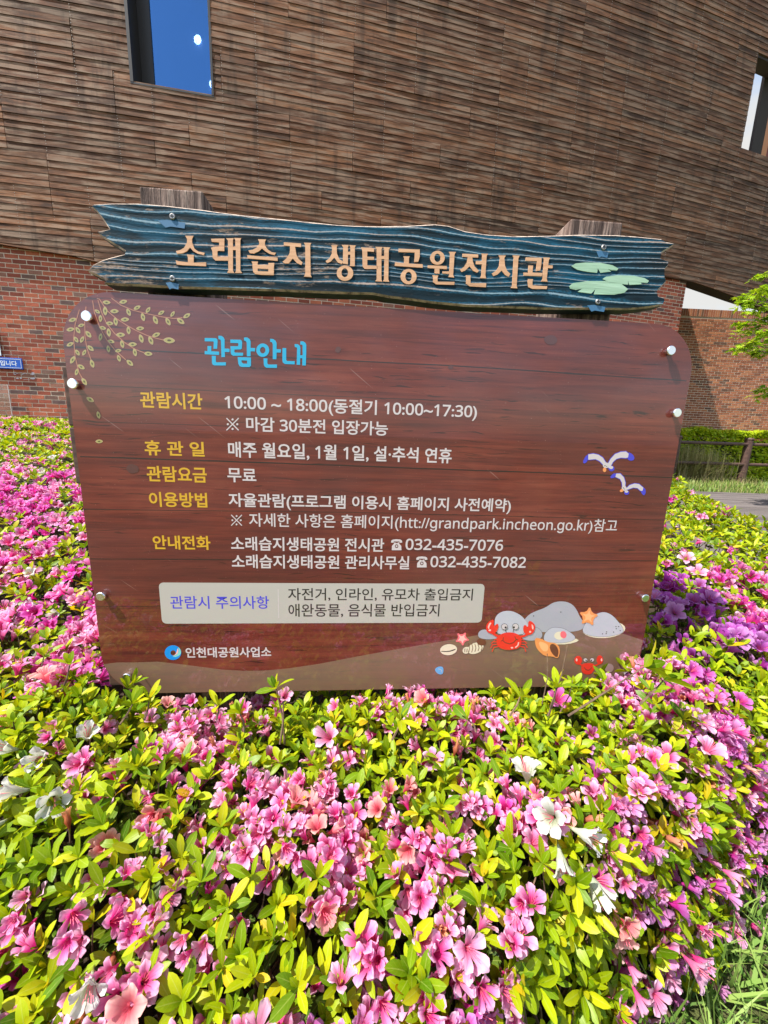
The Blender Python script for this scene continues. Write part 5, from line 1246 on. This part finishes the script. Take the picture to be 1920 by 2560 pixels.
# particular blooms and shoots the photograph shows
for px, py, c, sc, dv in [(60, 1885, 'white', 1.15, (-.3, -.6, .6)), (130, 1900, 'white', 1.1, (.2, -.7, .5)), (90, 1985, 'white', 1.15, (-.5, -.5, .4)), (150, 2000, 'white', 1.1, (.5, -.6, .3)), (230, 1862, 'white', 1.05, (.3, -.3, .8)), (35, 2060, 'white', 1.0, (-.3, -.7, .2)),
        (110, 1522, 'white', 1.05, (-.3, -.8, .3)), (150, 1540, 'white', 1.05, (.4, -.8, .1)), (95, 1450, 'white', .9, (0, -.5, .6)), (120, 1195, 'white', 1.1, (0, -.6, .6)), (140, 1160, 'white', 1.0, (0, -.4, .8)), (30, 2530, 'white', 1.2, (-.2, -.5, .7)), (250, 2430, 'white', .9, (.3, -.6, .1)),
        (1312, 1975, 'white', 1.15, (-.1, .25, 1)), (1378, 2052, 'white', 1.15, (-.5, -.5, .5)), (1415, 2078, 'white', 1.1, (.6, -.6, .2)), (1385, 2120, 'white', .95, (-.1, -.8, -.3)), (1442, 2170, 'white', 1.2, (.35, -.55, -.45)),
        (1540, 1560, 'magenta', 1.05, (.2, -.5, .7)), (700, 1772, 'pink', 1.0, (0, -.4, .7)), (830, 1860, 'pink', 1.1, (-.2, -.5, .7)), (1380, 1770, 'magenta', 1.1, (0, -.5, .8)), (1500, 1740, 'pink', 1.1, (.3, -.4, .8)), (1745, 1900, 'pink', 1.1, (0, -.3, .9)), (1860, 1985, 'pink', 1.2, (.4, -.3, .7))]:
    p = hit_surface(px, py, S)
    if p is None: continue
    d = Vector(dv).normalized(); mm = orient(d, 0, 0, p + Vector((0, -.01, .02)), sc * .84); flowI[owner(p.x, p.y)].append((mm, c, rng.choice((1, 2)) if c == 'white' else 2))
def shoot(px0, py0, px1, py1, d, sc=.045, n=7):
    """a shoot that rises from the bed to a tip, d metres in front of the camera"""
    a = ray(px0, py0) * d; b_ = ray(px1, py1) * (d + .01); a = Vector((a.x, a.y, a.z + CAM_Z)); b_ = Vector((b_.x, b_.y, b_.z + CAM_Z)); own = owner(b_.x, b_.y)
    twig[own].append(tube_data([a, (a + b_) / 2 + Vector((.004, 0, .003)), b_], [.0026, .002, .0014], 5, False)); add_whorl(b_, ((b_ - a).normalized() + Vector((0, -.35, .2))).normalized(), sc, own, nl=n); return b_, own
for a in ((712, 1860, 690, 1722, .86), (360, 1800, 372, 1752, .85), (300, 1810, 332, 1760, .84), (540, 1800, 545, 1765, .86), (610, 1830, 600, 1785, .84), (1275, 1790, 1300, 1742, .84), (1370, 1790, 1390, 1720, .86), (980, 1850, 1000, 1800, .82), (1190, 1830, 1170, 1800, .82), (150, 1740, 175, 1662, .95), (90, 1700, 110, 1640, 1.0)): shoot(*a)
for a in ((1420, 1790, 1610, 1668, .80), (1600, 1760, 1660, 1700, .82)): shoot(*a, sc=.062)
b_, own = shoot(700, 1860, 708, 1745, .85, .03, 4); flowI[own].append((orient(Vector((.3, -.5, .6)).normalized(), 0, 0, b_, .7), 'pink', 1))
for (x0, y0, x1, y1) in ((1355, 1760, 1368, 1634), (1375, 1770, 1418, 1612), (1400, 1780, 1432, 1700), (640, 1000, 640, 1000)):
    if x0 == x1: continue
    a = ray(x0, y0) * .86; c = ray(x1, y1) * .88; up_ = Vector((0, 0, CAM_Z)); twig[1].append(tube_data([a + up_, (a + c) / 2 + up_ + Vector((.006, 0, 0)), c + up_], [.0014, .0012, .0007], 4, False))
M_STRAW = plain('dry_straw', srgb(190, 158, 110), .7)

sizes = lambda mm: mm.col[0].to_3d().length
for k, root in enumerate(roots):
    ri = Matrix.Translation(-Vector(root.location)); L = leafI[k]; sc = []
    def vis(p):
        q = project(p)
        if q is None or not (-10 < q[0] < 1930 and -10 < q[1] < 2570): return 0
        if p.y > 1.0 and 165 < q[0] < 1700 and 730 < q[1] < 1715: return 0
        return 1.0 / q[2]
    for mm, v_ in L:
        tip = mm @ Vector((.6, 0, 0)); s_ = vis(tip) * sizes(mm)
        if s_ > 0:
            s_ *= 1 + 2.5 * max(-.25, min(.1, (tip.z - S(tip.x, tip.y)) * 8))
        sc.append(s_)
    order = sorted(range(len(L)), key=lambda i: -sc[i]); top_ = [i for i in order[:300] if sc[i] * F > 14]; ts = set(top_)
    for i in top_:
        o = bpy.data.objects.new('leaf', LEAVES[L[i][1]]); link(o, root); o.matrix_local = ri @ L[i][0]
    for v_ in range(4):
        ms = [np.array(ri @ L[i][0]) for i in range(len(L)) if i not in ts and L[i][1] == v_]
        if ms: tag(mobj('foliage', bake(LEAVES[v_], ms), None, root), kind='stuff')
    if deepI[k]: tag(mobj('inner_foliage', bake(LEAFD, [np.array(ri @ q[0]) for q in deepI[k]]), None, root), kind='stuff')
    if twig[k]:
        V, Fc = join(twig[k]); V = [ri @ Vector(q) for q in V]; tag(mobj('twigs', mesh_from(V, Fc), M_TWIG, root), kind='stuff')
    Fl = flowI[k]; fs = [vis(q[0].translation) * sizes(q[0]) for q in Fl]; order = sorted(range(len(Fl)), key=lambda i: -fs[i]); keep = set(i for i in order[:300] if fs[i] > 0)
    for i in keep:
        mm, c, v_ = Fl[i]; o = bpy.data.objects.new('flower', FLOW[c][v_]); link(o, root); o.matrix_local = ri @ mm
        if c == 'white': o['label'] = 'white trumpet flower'
    grp_ = {}
    for i in range(len(Fl)):
        if i not in keep: grp_.setdefault((Fl[i][1], Fl[i][2]), []).append(np.array(ri @ Fl[i][0]))
    for (c, v_), ms in grp_.items(): tag(mobj('blossom', bake(FLOW[c][v_], ms), None, root), kind='stuff')

# ================================================================== GRASS, HEDGE, WEEDS
def blade(mt, w_=.06):
    V, U = [], []
    for t in (0, .35, .7, 1): V += [(-w_ * (1 - t * .95) / 2, .45 * t * t, t * (1 - .12 * t)), (w_ * (1 - t * .95) / 2, .45 * t * t, t * (1 - .12 * t))]; U += [(t, 0), (t, 1)]
    me = mesh_from(V, [(0, 1, 3, 2), (2, 3, 5, 4), (4, 5, 7, 6)], U); me.materials.append(mt); me.polygons.foreach_set('use_smooth', [True] * 3); return me
B_G = blade(M_GRASS); B_D = blade(M_DRY, .03)
def field(name, src, n, fx, h0, h1, lean=.5):
    ms = []
    for _ in range(n):
        q = fx()
        if q is None: continue
        x, y_, z_ = q
        ms.append(np.array(Matrix.Translation((x, y_, z_)) @ Matrix.Rotation(rng.uniform(0, 6.28), 4, 'Z') @ Matrix.Rotation(rng.uniform(-lean, lean), 4, 'X') @ Matrix.Scale(rng.uniform(h0, h1), 4)))
    return tag(mobj(name, bake(src, ms), None), kind='stuff')
def near():
    x, y_ = rng.uniform(-.9, 2.6), rng.uniform(-.5, 1.4)
    return (x, y_, 0) if edge_dist(x, y_) < .02 else None
field('lawn_grass', B_G, 26000, near, .06, .17, 1.1)
def strip1():
    x = rng.uniform(4, 13.5); y_ = rng.uniform(8.2 - max(0, x - 7.2) * .12, 10.3); return (x, y_, 0)
field('verge_grass', B_G, 6500, strip1, .05, .24, .9)
def strip2():
    x = rng.uniform(5.5, 13.5); y_ = rng.uniform(8.5, 10.6); return (x, y_ + (x - 9) * .1, 0) if noise.noise((x * 1.2, y_ * 1.2, 4)) > -.15 else None
field('verge_weeds', blade(M_WEED, .30), 9000, strip2, .06, .20, .9)
field('verge_dry_grass', B_D, 4200, strip1, .12, .35, .7)
def dryc():
    x = rng.gauss(8.1, .45); y_ = rng.gauss(10.5, .15); return (x, y_, .15)
field('dry_grass_clump', B_D, 2200, dryc, .5, 1.0, .9)
hedge = empty('hedge', (9, 11.1, 0), label='bright yellow-green leafy hedge between the fence and the garden wall', cat='hedge')
hl = leaf_mesh(W_=.62, fold=.1, curl=.2, mt=M_HEDGE); ms = []
for _ in range(24000):
    x = rng.uniform(5.5, 14.5); yy = rng.uniform(0, 1); ht = 1.42 + .12 * noise.noise((x * 1.3, 0, 0)) + .05 * noise.noise((x * 5, 3, 0))
    if rng.random() < .62: _z = rng.uniform(.05, ht); p = (x, 10.50 + .45 * _z + .22 * noise.noise((x * 2, 5, _z * 2)) + rng.uniform(-.07, .10) + (x - 9) * .14, _z)
    else: p = (x, 11.0 + yy * .5 + (x - 9) * .14, ht + rng.uniform(-.12, .06) + .03 * yy)
    if 7.0 < x < 8.7 and p[2] < ht - .35 and p[1] < 10.9 + (x - 9) * .14: continue
    e = Matrix.Rotation(rng.uniform(-2.6, -.6), 4, 'Z') @ Matrix.Rotation(rng.uniform(-.2, .9), 4, 'Y') @ Matrix.Rotation(rng.uniform(-.6, .6), 4, 'X')
    ms.append(np.array(Matrix.Translation(Vector(p) - Vector((9, 11.1, 0))) @ e @ Matrix.Scale(rng.uniform(.055, .10), 4)))
tag(mobj('foliage', bake(hl, ms), None, hedge), kind='stuff')
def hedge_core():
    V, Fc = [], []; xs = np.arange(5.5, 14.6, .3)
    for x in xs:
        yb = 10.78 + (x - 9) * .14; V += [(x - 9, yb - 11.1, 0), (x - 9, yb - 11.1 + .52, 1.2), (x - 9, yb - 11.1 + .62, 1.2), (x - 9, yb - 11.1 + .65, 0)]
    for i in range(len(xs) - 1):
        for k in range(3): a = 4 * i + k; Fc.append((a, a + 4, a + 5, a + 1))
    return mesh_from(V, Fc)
mobj('inner_core', hedge_core(), plain('hedge_inner', (.03, .04, .012), .95), hedge)  # one solid dark sheet filling the inside of the leaves

# ================================================================== MAPLE AT THE RIGHT EDGE
def maple_leaf():
    V = [(0, 0, 0)]; U = [(0, .5)]; lob = [(200, .12), (150, .35), (125, .2), (95, .75), (70, .32), (35, .95), (15, .4), (0, 1.1), (-15, .4), (-35, .95), (-70, .32), (-95, .75), (-125, .2), (-150, .35), (-200, .12)]
    for a, r_ in lob[::-1]: V.append((r_ * .5 * math.cos(R(a)) + .25, r_ * .5 * math.sin(R(a)), -.12 * r_ * r_)); U.append((r_, .5 + .4 * math.sin(R(a))))
    me = mesh_from(V, [(0, i, i + 1) for i in range(1, len(V) - 1)], U); me.materials.append(M_MAPLE); return me
ML = maple_leaf()
T0 = Vector((7.35, 6.3, 0)); tree = empty('maple_tree', T0, label='young maple with fresh light green leaves reaching in from the right edge', cat='tree')
rv = random.Random(5); limbs = [tube_data([(0, 0, 0), (.05, 0, 1.0), (-.02, .05, 2.2), (.03, 0, 3.6)], [.075, .06, .045, .02], 9)]; lv = []
def cluster(p, r, n, sz):
    for _ in range(n):
        q = Vector((rv.gauss(0, r), rv.gauss(0, r), rv.gauss(0, r * .45))); mm = Matrix.Translation(p + q) @ Matrix.Rotation(rv.uniform(0, 6.28), 4, 'Z') @ Matrix.Rotation(rv.uniform(-.3, .8), 4, 'Y') @ Matrix.Rotation(rv.uniform(-.6, .6), 4, 'X') @ Matrix.Scale(rv.uniform(sz * .7, sz * 1.2), 4); lv.append(np.array(mm))
def sp(px, py, y_): d = ray(px, py); q = d * (y_ / d.y); return Vector((q.x, q.y, q.z + CAM_Z)) - T0
for px, py in ((1895, 690), (1905, 720), (1870, 745), (1860, 760), (1885, 780), (1905, 800), (1890, 820), (1860, 815), (1870, 838), (1900, 850), (1872, 862), (1895, 868), (1912, 835), (1885, 880), (1860, 878), (1908, 885), (1912, 975), (1915, 990), (1915, 760), (1908, 740)):
    t = sp(px + rv.uniform(-6, 6), py + rv.uniform(-5, 5), rv.uniform(5.8, 6.5)); b0 = Vector((.0, 0, min(max(t.z - .35, .9), 3.4)))
    limbs.append(tube_data([b0, (b0 + t) / 2 + Vector((0, 0, .12)), t], [.014, .009, .003], 5)); cluster(t, .06, 26, .125)
for _ in range(46):
    a = rv.uniform(0, 6.28); rr = rv.uniform(.5, 1.25); t = Vector((abs(rr * math.cos(a)) + .1, rr * math.sin(a), rv.uniform(1.6, 4.3))); b0 = Vector((0, 0, max(1.0, t.z - .6)))
    limbs.append(tube_data([b0, (b0 + t) / 2 + Vector((0, 0, .1)), t], [.018, .011, .004], 5)); cluster(t, .16, 30, .12)
mobj('trunk', mesh_from(*limbs[0]), M_BARK, tree, smooth=True)
for q in limbs[1:]: mobj('limb', mesh_from(*q), M_BARK, tree, smooth=True)
tag(mobj('crown', bake(ML, lv), None, tree), kind='stuff')
